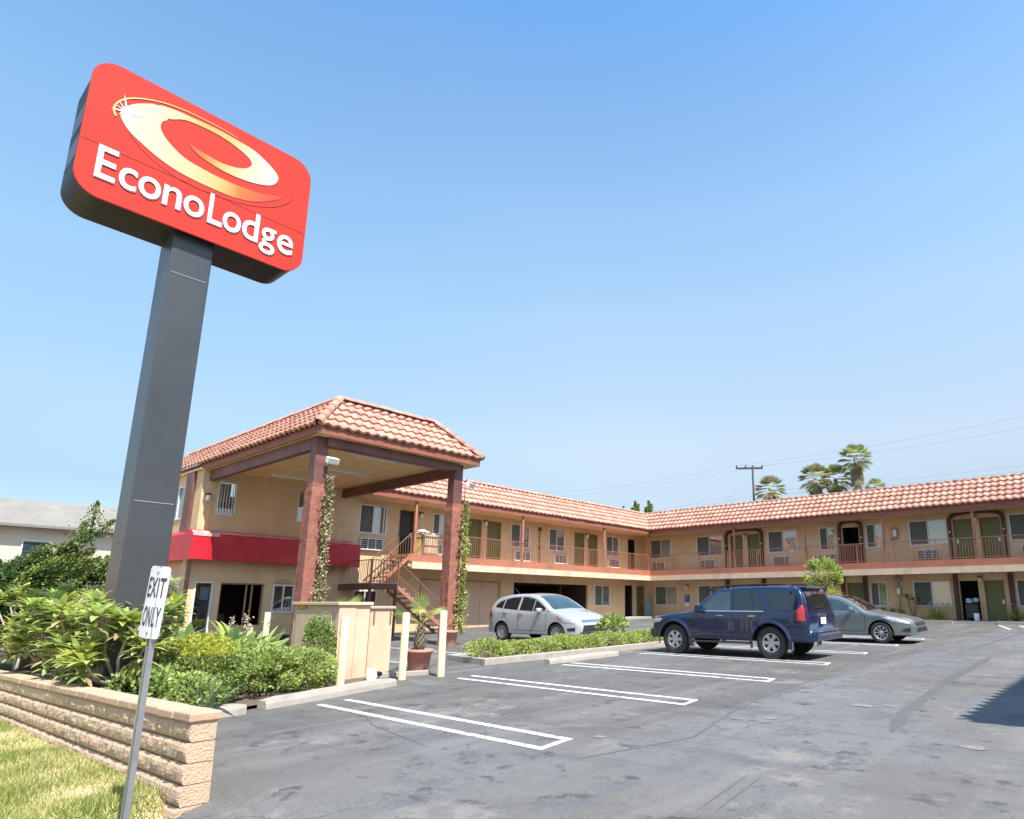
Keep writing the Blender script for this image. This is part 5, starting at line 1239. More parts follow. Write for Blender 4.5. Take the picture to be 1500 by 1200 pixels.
# ---- dark blue four wheel drive
def make_suv():
    t = thing('parked_suv', 'dark blue sport utility car with silver wheels and roof rails, tail to the right', 'car', world=False)
    c = Car(4.76, 1.88, [(0, .44), (.015, .60), (.05, .76), (.12, .88), (.22, .955), (.40, 1.0), (.90, 1.065), (1.25, 1.10), (1.40, 1.13), (1.60, 1.28), (1.90, 1.51), (2.08, 1.62), (2.30, 1.69), (2.9, 1.735), (3.7, 1.74), (4.25, 1.71), (4.40, 1.67), (4.46, 1.58), (4.55, 1.28), (4.60, 1.10), (4.625, .95), (4.63, .72), (4.70, .70), (4.74, .64), (4.76, .46)],
            1.13, .30, .44, (.87, 3.66), .385, .475, nose=(.75, .17), tail=(.35, .07), RR=.11)
    P = carpaint('paint_blue', (.002, .014, .052), .0); body = c.body('body', P, t)
    c.panes([([(1.66, 1.155), (1.80, 1.30), (2.06, 1.52), (2.24, 1.615), (2.56, 1.63), (2.60, 1.155)], M['carglass_l']), ([(2.70, 1.155), (2.68, 1.635), (3.14, 1.645), (3.22, 1.155)], M['carglass']),
             ([(3.26, 1.155), (3.19, 1.64), (3.28, 1.64), (3.50, 1.20), (3.49, 1.155)], M['carglass']), ([(3.42, 1.64), (4.20, 1.62), (4.33, 1.56), (4.38, 1.22), (4.33, 1.165), (3.93, 1.165), (3.80, 1.19)], M['carglass'])], body)
    mb = MB(); c.top_patch(mb, [(1.44, -.9), (1.44, .9), (2.04, .86), (2.04, -.86)]); mb.build('windscreen', M['carglass_l'], body)
    mb = MB(); c.end_patch(mb, [(-.66, 1.17), (.66, 1.17), (.57, 1.60), (-.57, 1.60)], True); mb.build('rear_window', M['carglass'], body)
    mb = MB(); c.side_patch(mb, [(1.62, 1.125), (3.52, 1.125), (3.52, 1.148), (1.62, 1.148)], .009); mb.build('belt_trim', M['chrome'], body)
    mb = MB()
    for pts in ([(1.50, .50), (1.50, .95), (1.60, 1.12)], [(2.64, .50), (2.65, 1.63)], [(3.30, .80), (3.42, 1.05), (3.56, 1.17)], [(2.64, .5), (3.12, .5)], [(1.5, .5), (2.64, .5)]): c.seam(mb, pts)
    mb.build('door_seam', M['seamm'], body)
    for sg in (1, -1): mb = MB(); c.side_patch(mb, [(1.36, .60), (3.14, .60), (3.14, .74), (1.36, .74)], .016, sides=(sg,)); mb.build('door_moulding', P, body)
    # flares
    for xw, sg in [(x_, s_) for x_ in c.wh for s_ in (1, -1)]:
        mb = MB(); n = 16
        for i in range(n):
            a, b = PI * (i / n), PI * ((i + 1) / n)
            if i == 0: a = -.25
            if i == n - 1: b = PI + .25
            for (r0, r1, o0, o1) in ((.475, .50, .030, .034), (.50, .565, .034, .006)):
                for _ in (0,):
                    pts = [(xw + r0 * math.cos(a), c.rw + r0 * math.sin(a), o0), (xw + r1 * math.cos(a), c.rw + r1 * math.sin(a), o1), (xw + r1 * math.cos(b), c.rw + r1 * math.sin(b), o1), (xw + r0 * math.cos(b), c.rw + r0 * math.sin(b), o0)]
                    mb.add([c.side(x, z, o, sg) for x, z, o in pts], [(0, 1, 2, 3)], smooth=True)
        mb.build('wheel_flare', P, body)
    for x in (2.30, 3.20):
        for sg in (1, -1): box_rounded('handle', c.side(x, 1.02, .02, sg), (.20, .03, .035), M['chrome'], body, .01)
    for sg in (1, -1):
        box_rounded('mirror', (1.70, sg * 1.02, 1.20), (.12, .20, .20), P, body, .04)
        mb = MB(); c.side_patch(mb, [(4.36, .93), (4.625, .93), (4.60, 1.24), (4.50, 1.30), (4.40, 1.2)], .012, sides=(sg,)); 
        mb.build('tail_light', M['tail_red'], body)
        mb = MB(); c.side_patch(mb, [(.10, .78), (.42, .84), (.50, .93), (.30, .93), (.12, .86)], .008, sides=(sg,)); mb.build('headlight', M['headlamp'], body)
        mb = MB(); pts = [(1.75, sg * .60, 1.62), (2.0, sg * .62, 1.745), (2.5, sg * .62, 1.79), (3.3, sg * .62, 1.80), (4.0, sg * .62, 1.785), (4.22, sg * .62, 1.72)]
        mb.tube(pts, .019); mb.tube([(2.25, sg * .62, 1.70), (2.25, sg * .62, 1.78)], .02); mb.tube([(3.2, sg * .62, 1.72), (3.2, sg * .62, 1.80)], .02); mb.build('roof_rail', M['trimblk'], t)
        mb = MB(); mb.box(1.42, 3.12, sg * .80, sg * .97, .34, .385); mb.bar((1.6, sg * .7, .36), (1.6, sg * .9, .36), .02); mb.bar((2.9, sg * .7, .36), (2.9, sg * .9, .36), .02); mb.build('running_board', M['trimblk'], t, bevel=.015)
        for xw in c.wh:
            box_rounded('mud_flap', (xw + .50, sg * .83, .36), (.015, .20, .30), M['alloy'], t, .004)
    box_rounded('rear_bumper', (4.69, 0, .56), (.24, 1.76, .24), P, t, .06)
    box_rounded('bumper_trim', (4.79, 0, .60), (.06, 1.3, .05), M['chrome'], t, .015)
    box_rounded('front_bumper', (.06, 0, .53), (.22, 1.58, .26), P, t, .08)
    mb = MB(); c.end_patch(mb, [(-.5, .62), (.5, .62), (.55, .84), (-.55, .84)], False, .01); mb.build('grille', M['trimblk'], body)
    lp = box_rounded('licence_plate', (4.655, 0, .90), (.02, .32, .16), M['white'], t, .004)
    box_rounded('plate_garnish', (4.64, 0, 1.04), (.04, .55, .07), M['chrome'], t, .015)
    box_rounded('spoiler', (4.40, 0, 1.70), (.26, 1.22, .05), P, t, .02); box_rounded('brake_light', (4.53, 0, 1.695), (.03, .30, .03), M['tail_red'], t, .005)
    mb = MB(); mb.tube([(4.50, -.4, 1.24), (4.62, -.2, 1.22), (4.63, .1, 1.25)], .01); mb.build('wiper', M['black'], t)
    for sg in (1, -1):
        for xw in c.wh: wheel(t, xw, sg * (.79), .385, .225, .26, 6, sg, M['alloy'])
    return t
suv = make_suv(); place(suv, -10.87, 16.06, 0)
# ---- silver hatchback
def make_hatch():
    t = thing('parked_hatchback', 'pale silver five door hatchback parked beyond the planted island with its nose to the right', 'car', world=False)
    c = Car(4.41, 1.83, [(0, .36), (.012, .50), (.04, .62), (.10, .73), (.22, .83), (.45, .925), (.75, 1.0), (1.0, 1.06), (1.15, 1.11), (1.5, 1.32), (1.85, 1.50), (2.1, 1.575), (2.5, 1.62), (3.0, 1.615), (3.5, 1.57), (3.85, 1.49), (4.02, 1.40), (4.14, 1.22), (4.22, 1.05), (4.30, .90), (4.33, .80), (4.36, .70), (4.39, .62), (4.41, .38)],
            1.02, .36, .30, (.90, 3.55), .33, .385, nose=(.9, .24), tail=(.5, .12), RR=.12)
    P = carpaint('paint_silver', (.50, .52, .54), .3); body = c.body('body', P, t)
    c.panes([(q, M['carglass']) for q in ([(1.42, 1.05), (1.40, 1.15), (1.75, 1.34), (1.93, 1.43), (1.96, 1.05)], [(2.0, 1.055), (1.97, 1.445), (2.30, 1.505), (2.60, 1.52), (2.66, 1.08)],
             [(2.76, 1.085), (2.70, 1.52), (3.12, 1.50), (3.44, 1.44), (3.50, 1.13)], [(3.55, 1.14), (3.50, 1.43), (3.72, 1.37), (3.90, 1.25), (3.92, 1.17)])], body)
    mb = MB(); c.top_patch(mb, [(1.12, -.93), (1.12, .93), (1.98, .90), (1.98, -.90)]); mb.build('windscreen', M['carglass_l'], body)
    mb = MB(); c.end_patch(mb, [(-.58, 1.06), (.58, 1.06), (.50, 1.38), (-.50, 1.38)], True); mb.build('rear_window', M['carglass'], body)
    mb = MB()
    for pts in ([(1.36, .42), (1.34, .95), (1.42, 1.06)], [(2.70, .42), (2.71, 1.08)], [(3.18, .62), (3.42, .92), (3.54, 1.12)], [(1.36, .40), (3.0, .40)], [(1.12, 1.04), (1.36, 1.06)]): c.seam(mb, pts)
    mb.build('door_seam', M['seamm'], body)
    mb = MB(); c.side_patch(mb, [(1.5, .86), (3.9, .98), (3.9, .985), (1.5, .865)], .005); mb.build('crease', M['alloy'], body)
    for x, z in ((2.55, .97), (3.34, 1.0)):
        for sg in (1, -1): box_rounded('handle', c.side(x, z, .02, sg), (.20, .03, .035), P, body, .01)
    for sg in (1, -1):
        box_rounded('mirror', (1.62, sg * .98, 1.08), (.13, .22, .15), P, body, .045)
        mb = MB(); c.side_patch(mb, [(.20, .66), (.60, .72), (.86, .90), (.70, .93), (.42, .86), (.20, .78)], .009, sides=(sg,)); mb.build('headlight', M['headlamp'], body)
        mb = MB(); c.side_patch(mb, [(.62, .73), (.86, .90), (.78, .90), (.60, .80)], .013, sides=(sg,)); mb.build('indicator', mat('amber', (.70, .25, .15), rough=.2) if sg > 0 else bpy.data.materials['amber'], body)
        mb = MB(); c.side_patch(mb, [(4.0, .82), (4.30, .84), (4.24, 1.0), (4.1, 1.06)], .010, sides=(sg,)); mb.build('tail_light', M['tail_red'], body)
        mb = MB(); c.side_patch(mb, [(.16, .42), (.40, .42), (.44, .50), (.16, .54)], .008, sides=(sg,)); mb.build('fog_lamp', M['trimblk'], body)
    mb = MB(); c.end_patch(mb, [(-.48, .70), (.48, .70), (.52, .77), (-.52, .77)], False, .012); mb.build('upper_grille', M['chrome'], body)
    mb = MB(); c.end_patch(mb, [(-.60, .40), (.60, .40), (.50, .60), (-.50, .60)], False, .012); mb.build('grille', M['trimblk'], body)
    box_rounded('front_lip', (.09, 0, .34), (.20, 1.30, .10), M['trimblk'], t, .03)
    mb = MB(); mb.tube([(3.55, 0, 1.58), (3.85, 0, 1.86)], [.012, .006]); mb.build('aerial', M['black'], t)
    for sg in (1, -1):
        for xw in c.wh: wheel(t, xw, sg * .79, .33, .215, .215, 15, sg, M['alloy'])
    return t
hb = make_hatch(); place(hb, -14.22, 16.75, PI)
# ---- grey green sedan
def make_sedan():
    t = thing('parked_sedan', 'grey green saloon car half hidden behind the dark blue car, nose to the right', 'car', world=False)
    c = Car(4.81, 1.82, [(0, .32), (.012, .46), (.04, .56), (.10, .64), (.30, .74), (.6, .82), (.95, .885), (1.25, .93), (1.38, .965), (1.75, 1.19), (2.1, 1.37), (2.35, 1.435), (2.7, 1.465), (3.1, 1.45), (3.5, 1.36), (3.9, 1.17), (4.15, 1.07), (4.5, 1.04), (4.68, 1.01), (4.74, .92), (4.78, .70), (4.80, .5), (4.81, .35)],
            .94, .40, .27, (.98, 3.755), .33, .385, nose=(.9, .22), tail=(.6, .14), RR=.10)
    P = carpaint('paint_greygreen', (.20, .235, .23), .45); body = c.body('body', P, t)
    c.panes([(q, M['carglass_l']) for q in ([(1.70, .975), (1.98, 1.17), (2.20, 1.29), (2.40, 1.345), (2.62, 1.36), (2.66, .975)], [(2.74, .975), (2.70, 1.36), (3.05, 1.345), (3.38, 1.26), (3.60, 1.08), (3.60, 1.0)])], body)
    mb = MB(); c.top_patch(mb, [(1.40, -.93), (1.40, .93), (2.22, .90), (2.22, -.90)]); mb.build('windscreen', M['carglass'], body)
    mb = MB(); c.top_patch(mb, [(3.30, -.88), (3.30, .88), (4.0, .92), (4.0, -.92)]); mb.build('rear_window', M['carglass'], body)
    mb = MB()
    for pts in ([(1.45, .40), (1.43, .85), (1.60, .95)], [(2.70, .40), (2.70, .95)], [(3.30, .6), (3.55, .88), (3.62, .98)], [(1.45, .36), (3.2, .36)]): c.seam(mb, pts)
    mb.build('door_seam', M['seamm'], body)
    mb = MB(); c.side_patch(mb, [(1.62, .95), (3.62, .965), (3.62, .98), (1.62, .968)], .009); mb.build('belt_trim', M['chrome'], body)
    for x in (2.52, 3.42):
        for sg in (1, -1): box_rounded('handle', c.side(x, .88, .02, sg), (.20, .03, .03), P, body, .01)
    for sg in (1, -1):
        box_rounded('mirror', (1.82, sg * .99, 1.03), (.13, .22, .13), P, body, .04)
        mb = MB(); c.side_patch(mb, [(.16, .60), (.62, .68), (.95, .80), (.72, .815), (.36, .735), (.16, .68)], .008, sides=(sg,)); c.top_patch(mb, [(.12, sg * .62), (.12, sg * 1.0), (.5, sg * 1.0), (.34, sg * .7)], .01); mb.build('headlight', M['headlamp'], body)
        mb = MB(); c.side_patch(mb, [(.14, .36), (.40, .38), (.30, .46), (.14, .50)], .008, sides=(sg,)); mb.build('fog_lamp', M['trimblk'], body)
        mb = MB(); c.side_patch(mb, [(4.35, .78), (4.74, .78), (4.72, .96), (4.35, .96)], .008, sides=(sg,)); mb.build('tail_light', M['tail_red'], body)
    mb = MB(); c.end_patch(mb, [(-.50, .56), (.50, .56), (.46, .64), (-.46, .64)], False, .012); mb.build('grille', M['trimblk'], body); mb = MB(); c.end_patch(mb, [(-.6, .36), (.6, .36), (.5, .48), (-.5, .48)], False, .012); mb.build('air_intake', M['trimblk'], body)
    for sg in (1, -1):
        for xw in c.wh: wheel(t, xw, sg * .79, .33, .215, .215, 9, sg, M['alloy'])
    return t
sd = make_sedan(); place(sd, -5.47, 22.15, PI)
# ------------------------------------------------------------- plants
def basis(d):
    d = Vector(d).normalized(); u = Vector((0, 0, 1)) if abs(d.z) < .95 else Vector((1, 0, 0)); x = d.cross(u).normalized(); return d, x, x.cross(d)
def small_leaf(mb, p, d, L, W_, mi, roll=0.0):
    d, x, y = basis(d); x = x * math.cos(roll) + y * math.sin(roll); y = d.cross(x)
    a = p + d * L * .5 + x * W_ * .5 + y * W_ * .15; b = p + d * L * .5 - x * W_ * .5 + y * W_ * .15
    mb.add([p, a, p + d * L, b], [(0, 1, 2), (0, 2, 3)], mi)
def big_leaf(mb, p, d, L, W_, droop, mi, n=4, fold=.25, shape=.8):
    d, x, y = basis(d); P = Vector(p); prev = None; up = y if y.z > 0 else -y
    dirn = d.copy(); pts = []
    for i in range(n + 1):
        t = i / n; w_ = W_ * .5 * (math.sin(PI * min(1, t ** shape)) if 0 < i < n else (.12 if i == 0 else .02))
        nn = x.cross(dirn).normalized(); nn = nn if nn.z >= 0 else -nn
        pts.append((P + x * w_ + nn * w_ * fold, P.copy(), P - x * w_ + nn * w_ * fold))
        P = P + dirn * (L / n); dirn = (dirn + Vector((0, 0, -droop / n))).normalized()
    k = len(mb.v)
    for a, b, c in pts: mb.v.extend([tuple(a), tuple(b), tuple(c)])
    for i in range(n):
        q = k + i * 3
        for f in ((q, q + 1, q + 4, q + 3), (q + 1, q + 2, q + 5, q + 4)): mb.f.append(f); mb.m.append(mi); mb.sm.append(True)
def rdir(r, zb=0.0, zmin=-1):
    while True:
        v = Vector((r.gauss(0, 1), r.gauss(0, 1), r.gauss(0, 1))).normalized()
        v.z += zb
        if v.z > zmin: return v.normalized()
def shrub(name, label, c, rad, n, L, mats, wts, seed, group=None, cat='shrub', box=1.0, top=None, stems=6, clumps=26, width=.5, spread=.22, world_z0=None):
    """crown of many leaves gathered in clumps, on thin stems"""
    r = random.Random(seed); c = Vector(c); z0 = gz(c.y) if world_z0 is None else world_z0
    t = thing(name, label, cat, (c.x, c.y, z0), group); mb = MB(); CL = []
    for i in range(clumps):
        d = rdir(r, .25, -.6); k = r.uniform(.55, 1.0) ** .5
        if box < 1: s_ = max(abs(d.x), abs(d.y), abs(d.z)) ** (1 - box); d = d / s_
        CL.append((Vector((d.x * rad[0] * k, d.y * rad[1] * k, d.z * rad[2] * k)), r.uniform(.7, 1.2)))
    sp = spread * (rad[0] + rad[1] + rad[2]) / 3 * 1.6
    for i in range(n):
        q, s_ = CL[r.randrange(clumps)]; p = q + Vector((r.gauss(0, 1), r.gauss(0, 1), r.gauss(0, .8))) * sp * s_ * .62
        od = Vector((p.x / rad[0], p.y / rad[1], p.z / rad[2])); l_ = od.length
        if l_ > 1.12: p = p * (1.12 / l_)
        d = (od.normalized() * .8 + rdir(r) * .8 + Vector((0, 0, .25))).normalized()
        mi = r.choices(range(len(wts)), wts)[0]
        if top is not None and p.z / rad[2] > .62 and r.random() < .8: mi = top
        w = c + p
        if w.z < z0 + .02: w.z = z0 + .02 + r.random() * .05
        small_leaf(mb, w, d, L * r.uniform(.7, 1.25), L * width, mi, r.uniform(0, 3))
    mb.build('foliage', mats, t)
    mb = MB()
    for i in range(stems):
        q, _ = CL[r.randrange(clumps)]; b = Vector((c.x + r.uniform(-.3, .3) * rad[0], c.y + r.uniform(-.3, .3) * rad[1], z0 - .03)); e = c + q * .8; m_ = b.lerp(e, .5) + Vector((r.uniform(-.05, .05), r.uniform(-.05, .05), 0))
        if e.z > b.z + .05: mb.tube([b, m_, e], [.016, .012, .006], 5)
    if mb.v: mb.build('stem', M['bark'], t)
    return t
LM = [G['lime'], G['mid'], G['dark'], G['yel'], G['fresh'], G['olive'], G['dry']]
# clipped hedge ball, hedges
shrub('clipped_shrub', 'rounded clipped shrub with a yellow green top behind the corner of the block wall', (-11.3, 4.02, .56), (.60, .55, .52), 9000, .058, LM, [1.5, 4, 1.6, 0, 1.5, 0, 0], 1, box=.6, top=3, clumps=90, spread=.14)
for i, (x, y, rx, ry, h, lb) in enumerate(((-11.35, 5.0, .52, .50, .40, 'bright green hedge shrub right beside the yellow topped one'), (-11.6, 5.75, .52, .50, .34, 'bright green hedge shrub before the face of the tall utility box'), (-12.1, 5.0, .6, .6, .42, 'bright green hedge shrub behind the first one, under the canopy column'))):
    shrub('hedge_shrub', lb, (x, y, gz(y) + h), (rx, ry, h), 4600, .062, LM, [3, 3, 1, .6, 4, 0, 0], 20 + i, 'hedge shrubs', box=.75, clumps=60, spread=.16)
shrub('upright_shrub', 'upright narrow leafy shrub growing against the tall utility box', (-11.92, 6.18, .75), (.26, .24, .66), 2600, .055, LM, [1, 4, 2.2, .2, 1, 1, 0], 31, clumps=40, spread=.25)
k = 0
for x, y, h, lb in ((-10.55, 3.05, .34, 'low light green shrub behind the wall nearest the exit sign post'), (-11.2, 3.35, .36, 'low light green shrub behind the wall between post and pole'), (-11.9, 3.75, .36, 'low light green shrub at the foot of the dark pole'), (-10.5, 3.6, .27, 'lowest light green shrub behind the agave'), (-12.6, 3.0, .33, 'low light green shrub under the broad leaved bushes')):
    shrub('low_shrub', lb, (x, y, gz(y) + h), (.50, .42, h), 1900, .080, LM, [1.5, 3, 1, .2, 4, 0, .2], 40 + k, 'low shrubs behind the wall', clumps=34); k += 1
# island
r = random.Random(77)
IL = ['at the left end of the island', 'second from the left end of the island', 'third from the left end of the island', 'in front of the rear wheel of the silver car', 'below the middle of the silver car', 'below the front wheel of the silver car', 'before the nose of the silver car', 'beside the small tree on the island', 'at the far end of the island by the blue car']
for i in range(9):
    y = 10.95 + i * .87; h = r.uniform(.15, .22); shrub('island_shrub', 'knee high green shrub ' + IL[i], (-12.75 + r.uniform(-.08, .08) + i * .035, y, gz(y) + .08 + h), (.56, .5, h), 1900, .07, LM, [4, 2, 1.0, 1.6, 3, 0, .3], 60 + i, 'shrubs in the island bed', clumps=40, world_z0=gz(y) + .09)
# big leaved plants
def whorl(mb, c, n, L, W_, r, mis, up=.55, droop=.9, shape=.8):
    a0 = r.uniform(0, 6)
    for i in range(n):
        a = a0 + i * 2.4 + r.uniform(-.2, .2); e = up + .9 * (i / n) + r.uniform(-.15, .15)
        d = Vector((math.cos(a) * math.cos(e), math.sin(a) * math.cos(e), math.sin(e)))
        big_leaf(mb, c + Vector((0, 0, r.uniform(-.05, .03))), d, L * r.uniform(.7, 1.1), W_ * r.uniform(.8, 1.1), droop * r.uniform(.6, 1.3), r.choice(mis), shape=shape)
def plumeria(label, x, y, H, spread_, tips, seed, L=.29, W_=.082, group='broad leaved plumeria bushes', flowers=3):
    r = random.Random(seed); z0 = gz(y) + .05; t = thing('plumeria', label, 'bush', (x, y, z0), group); br = MB(); lf = MB(); fl = MB()
    base = Vector((x, y, z0 - .05)); fork = base + Vector((r.uniform(-.08, .08), r.uniform(-.08, .08), H * .28)); br.tube([base, fork], [.055, .045], 8)
    for i in range(tips):
        a = 2 * PI * i / tips + r.uniform(-.4, .4); rr = spread_ * math.sqrt(r.uniform(.1, 1)); tip = Vector((x + rr * math.cos(a), y + rr * math.sin(a), z0 + H * r.uniform(.38, 1.0)))
        mid = fork.lerp(tip, .5) + Vector((math.cos(a) + r.gauss(0, .6), math.sin(a) + r.gauss(0, .6), -.5)) * .10
        if i % 2 == 0: br.tube([fork, mid, tip], [.028, .02, .014], 7)
        whorl(lf, tip, r.randint(15, 20), L, W_ * 1.15, r, [0, 0, 1, 2, 3, 0, 2], up=.05, droop=.55)
        if r.random() < .8: whorl(lf, tip - Vector((0, 0, .16)), 10, L * .9, W_, r, [1, 2, 4, 5], up=-.4, droop=.5)
        if i < flowers:
            for q in range(14):
                p = tip + Vector((r.gauss(0, .05), r.gauss(0, .05), .10 + r.gauss(0, .04)))
                for s_ in range(4): small_leaf(fl, p, rdir(r, .4), .05, .03, 0, r.uniform(0, 3))
    lf.build('foliage', [G['lime'], G['mid'], G['fresh'], G['yel'], G['olive'], G['dry'], G['dark']], t); br.build('branches', M['pale_bark'], t)
    if fl.v: tag(fl.build('flowers', G['pink'], t), kind='stuff')
    return t
M['pale_bark'] = mat('pale_bark', (.42, .37, .30), (.28, .24, .19), rough=.9, scale=8, bump=.4, bscale=30)
for i, a in enumerate((('broad leaved bush with pale branches just behind the wall left of the dark pole', -11.0, 2.92, 1.55, .55, 15), ('broad leaved bush hanging over the wall at the left, large yellow green leaves', -12.6, 2.95, 1.55, .60, 16), ('broad leaved bush at the left edge above the wall', -14.6, 3.0, 1.6, .7, 17), ('broad leaved bush touching the left side of the dark pole', -12.35, 3.45, 1.85, .45, 13), ('broad leaved bush behind the left ones, in the second row', -16.6, 3.3, 1.75, .75, 16), ('tall broad leaved bush at the far left of the bed', -18.8, 3.1, 1.8, .8, 15))):
    plumeria(a[0], a[1], a[2], a[3], a[4], a[5] * 2, 80 + i)
plumeria('low broad leaved plant overhanging the cap of the block wall', -11.7, 2.72, .85, .35, 7, 95, L=.24, flowers=0)
for i in range(5):
    shrub('background_hedge', 'loose yellowish hedge plant, ' + ['nearest the dark pole', 'second behind the pole', 'in the middle of the back row', 'fourth along the back row', 'last of the back row'][i], (-17.0 - i * 2.3, 4.6 - i * .25, 1.05), (1.3, .75, .80), 3600, .085, LM, [2, 1.2, .4, 3, 1, 1.2, 1.6], 100 + i, 'loose hedge behind the broad leaved bushes', cat='hedge', clumps=50)
# broad paddle leaves before the office
def paddle(label, x, y, n, L, seed, flowers=True):
    r = random.Random(seed); z0 = gz(y) + .05; t = thing('bird_of_paradise', label, 'plant', (x, y, z0), 'paddle leaved plants before the office'); lf = MB(); st_ = MB(); fl = MB()
    for i in range(n):
        a = r.uniform(0, 2 * PI); e = r.uniform(.75, 1.35); d = Vector((math.cos(a) * math.cos(e), math.sin(a) * math.cos(e), math.sin(e)))
        b = Vector((x + r.uniform(-.12, .12), y + r.uniform(-.12, .12), z0 - .05)); s_ = r.uniform(.35, .85); tip = b + d * s_; st_.tube([b, tip], [.014, .008], 5)
        big_leaf(lf, tip, (d + Vector((math.cos(a), math.sin(a), 0)) * .25).normalized(), L * r.uniform(.7, 1.1), L * .26, r.uniform(.3, 1.0), r.choice([0, 1, 1, 2]), n=5, fold=.4, shape=.75)
    for i in range(2 if flowers else 0):
        p = Vector((x + r.uniform(-.25, .25), y + r.uniform(-.25, .25), z0 + r.uniform(1.0, 1.2)))
        st_.tube([(x, y, z0), p], .006, 4)
        for q in range(26): small_leaf(fl, p + Vector((r.gauss(0, .035), r.gauss(0, .035), r.gauss(0, .05))), rdir(r, .3), .05, .03, 0, r.uniform(0, 3))
    lf.build('foliage', [G['mid'], G['fresh'], G['lime']], t); st_.build('stem', G['mid'], t)
    if fl.v: tag(fl.build('flowers', G['pink'], t), kind='stuff')
paddle('plant with long upright paddle leaves right of the dark pole', -13.3, 4.0, 44, .62, 1, False); paddle('plant with paddle leaves in front of the office door', -13.5, 4.65, 48, .6, 2, False); paddle('plant with paddle leaves and pinkish flowers below the lobby opening', -13.4, 5.35, 52, .52, 3)
paddle('darker paddle leaved plant beside the yellow bollard near the office', -13.9, 5.9, 44, .45, 4, True)
# agave
def strappy(name, label, x, y, n, L, W_, mats, seed, cat, group=None, up=(.6, 1.4), droop=.5, z0=None, flowers=0):
    r = random.Random(seed); z0 = gz(y) + .04 if z0 is None else z0; t = thing(name, label, cat, (x, y, z0), group); mb = MB()
    for i in range(n):
        a = i * 2.4 + r.uniform(-.2, .2); e = r.uniform(*up); d = Vector((math.cos(a) * math.cos(e), math.sin(a) * math.cos(e), math.sin(e)))
        big_leaf(mb, Vector((x + math.cos(a) * .03, y + math.sin(a) * .03, z0)), d, L * r.uniform(.7, 1.1), W_, droop * r.uniform(.5, 1.3), r.randrange(len(mats)), n=5, fold=.35, shape=.45)
    mb.build('leaves', mats, t)
    if flowers:
        fl = MB(); st_ = MB()
        for i in range(flowers):
            p = Vector((x + r.uniform(-.55, .55), y + r.uniform(-.3, .3), z0 + L * r.uniform(.75, 1.1))); st_.tube([(x, y, z0), p], .006, 4)
            for q in range(20): small_leaf(fl, p + Vector((r.gauss(0, .04),) * 3), rdir(r, .2), .05, .03, 0)
        tag(fl.build('flowers', mat('petal_lilac', (.62, .58, .66), rough=.7), t), kind='stuff'); st_.build('stem', G['mid'], t)
    return t
strappy('agave', 'grey green agave with long pointed leaves just behind the end of the block wall', -10.15, 3.72, 18, .62, .075, [G['bluegreen'], G['bluegreen'], G['fresh']], 5, 'agave', droop=.35)
strappy('strap_leaf_clump', 'yellow green strap leaved clump with lilac flowers below the rear wing window', -8.1, 35.55, 130, .75, .05, [G['lime'], G['yel'], G['fresh']], 6, 'plant', 'strap leaved clumps by the rear wing', droop=1.1, z0=.95, up=(.3, 1.4), flowers=14)
strappy('strap_leaf_clump', 'yellow green strap leaved clump beside the green door at the right edge', -4.75, 35.55, 110, .75, .05, [G['lime'], G['fresh'], G['mid']], 7, 'plant', 'strap leaved clumps by the rear wing', droop=.9, z0=.95, up=(.4, 1.5), flowers=4)
def corn_plant(label, x, y, z0, H, seed):
    r = random.Random(seed); t = thing('dracaena', label, 'plant', (x, y, z0)); st_ = MB(); lf = MB()
    for i in range(5):
        a = 2 * PI * i / 5; tip = Vector((x + math.cos(a) * .32, y + math.sin(a) * .2, z0 + H * r.uniform(.75, 1.0))); st_.tube([(x, y, z0 - .05), tip], [.02, .012], 5); whorl(lf, tip, 16, .34, .07, r, [0, 1, 2], up=-.4, droop=1.1)
    lf.build('foliage', [G['mid'], G['dark'], G['lime']], t); st_.build('stem', M['bark'], t)
corn_plant('small tree like plant with arching leaves beside the rear wing window', -9.1, 35.5, .9, 1.35, 8)
for i, x in enumerate((-9.9, -10.6)): shrub('small_shrub', ['small dark green shrub between the grey car and the rear wall', 'little shrub half hidden by the nose of the grey car'][i], (x, 35.5, 1.15), (.35, .3, .3), 500, .08, LM, [1, 3, 2, 0, 1, 0, 0], 130 + i, clumps=14, world_z0=.9)
# small trees in front of the rear wing
def tree(name, label, x, y, z0, H, rad, n, L, mats, wts, seed, cat='tree', group=None, trunk_r=.06, clumps=40, spread=.22, top=None, width=.5):
    t = shrub(name, label, (x, y, z0 + H), rad, n, L, mats, wts, seed, group, cat, clumps=clumps, stems=0, spread=spread, top=top, world_z0=z0, width=width)
    for c_ in children(t): c_.name = 'crown'
    r = random.Random(seed + 1); mb = MB(); f = Vector((x + r.uniform(-.05, .05), y, z0 + H * .55)); mb.tube([(x, y, z0 - .1), f], [trunk_r, trunk_r * .8], 8)
    for i in range(6): a = i * 1.05 + r.random(); e = Vector((x + math.cos(a) * rad[0] * .6, y + math.sin(a) * rad[1] * .6, z0 + H + r.uniform(-.2, .4) * rad[2])); mb.tube([f, f.lerp(e, .5) + Vector((0, 0, .06)), e], [trunk_r * .6, trunk_r * .4, trunk_r * .15], 6)
    mb.build('trunk', M['bark'], t); return t
tree('courtyard_tree', 'small round headed tree with pale new leaves before the rear wing', -12.0, 31.2, gz(31.2) + .06, 2.28, (.78, .78, .78), 3000, .15, [G['mid'], G['dark'], G['lime'], G['fresh'], G['yel']], [2, 2, 3, 3, 2], 140, clumps=24, spread=.19, width=.4)
shrub('golden_shrub', 'golden leaved shrub between the blue car and the grey car', (-12.15, 32.6, 1.7), (.75, .6, .8), 2400, .085, LM, [2, .5, .3, 5, 1, 0, 1], 141, clumps=30)
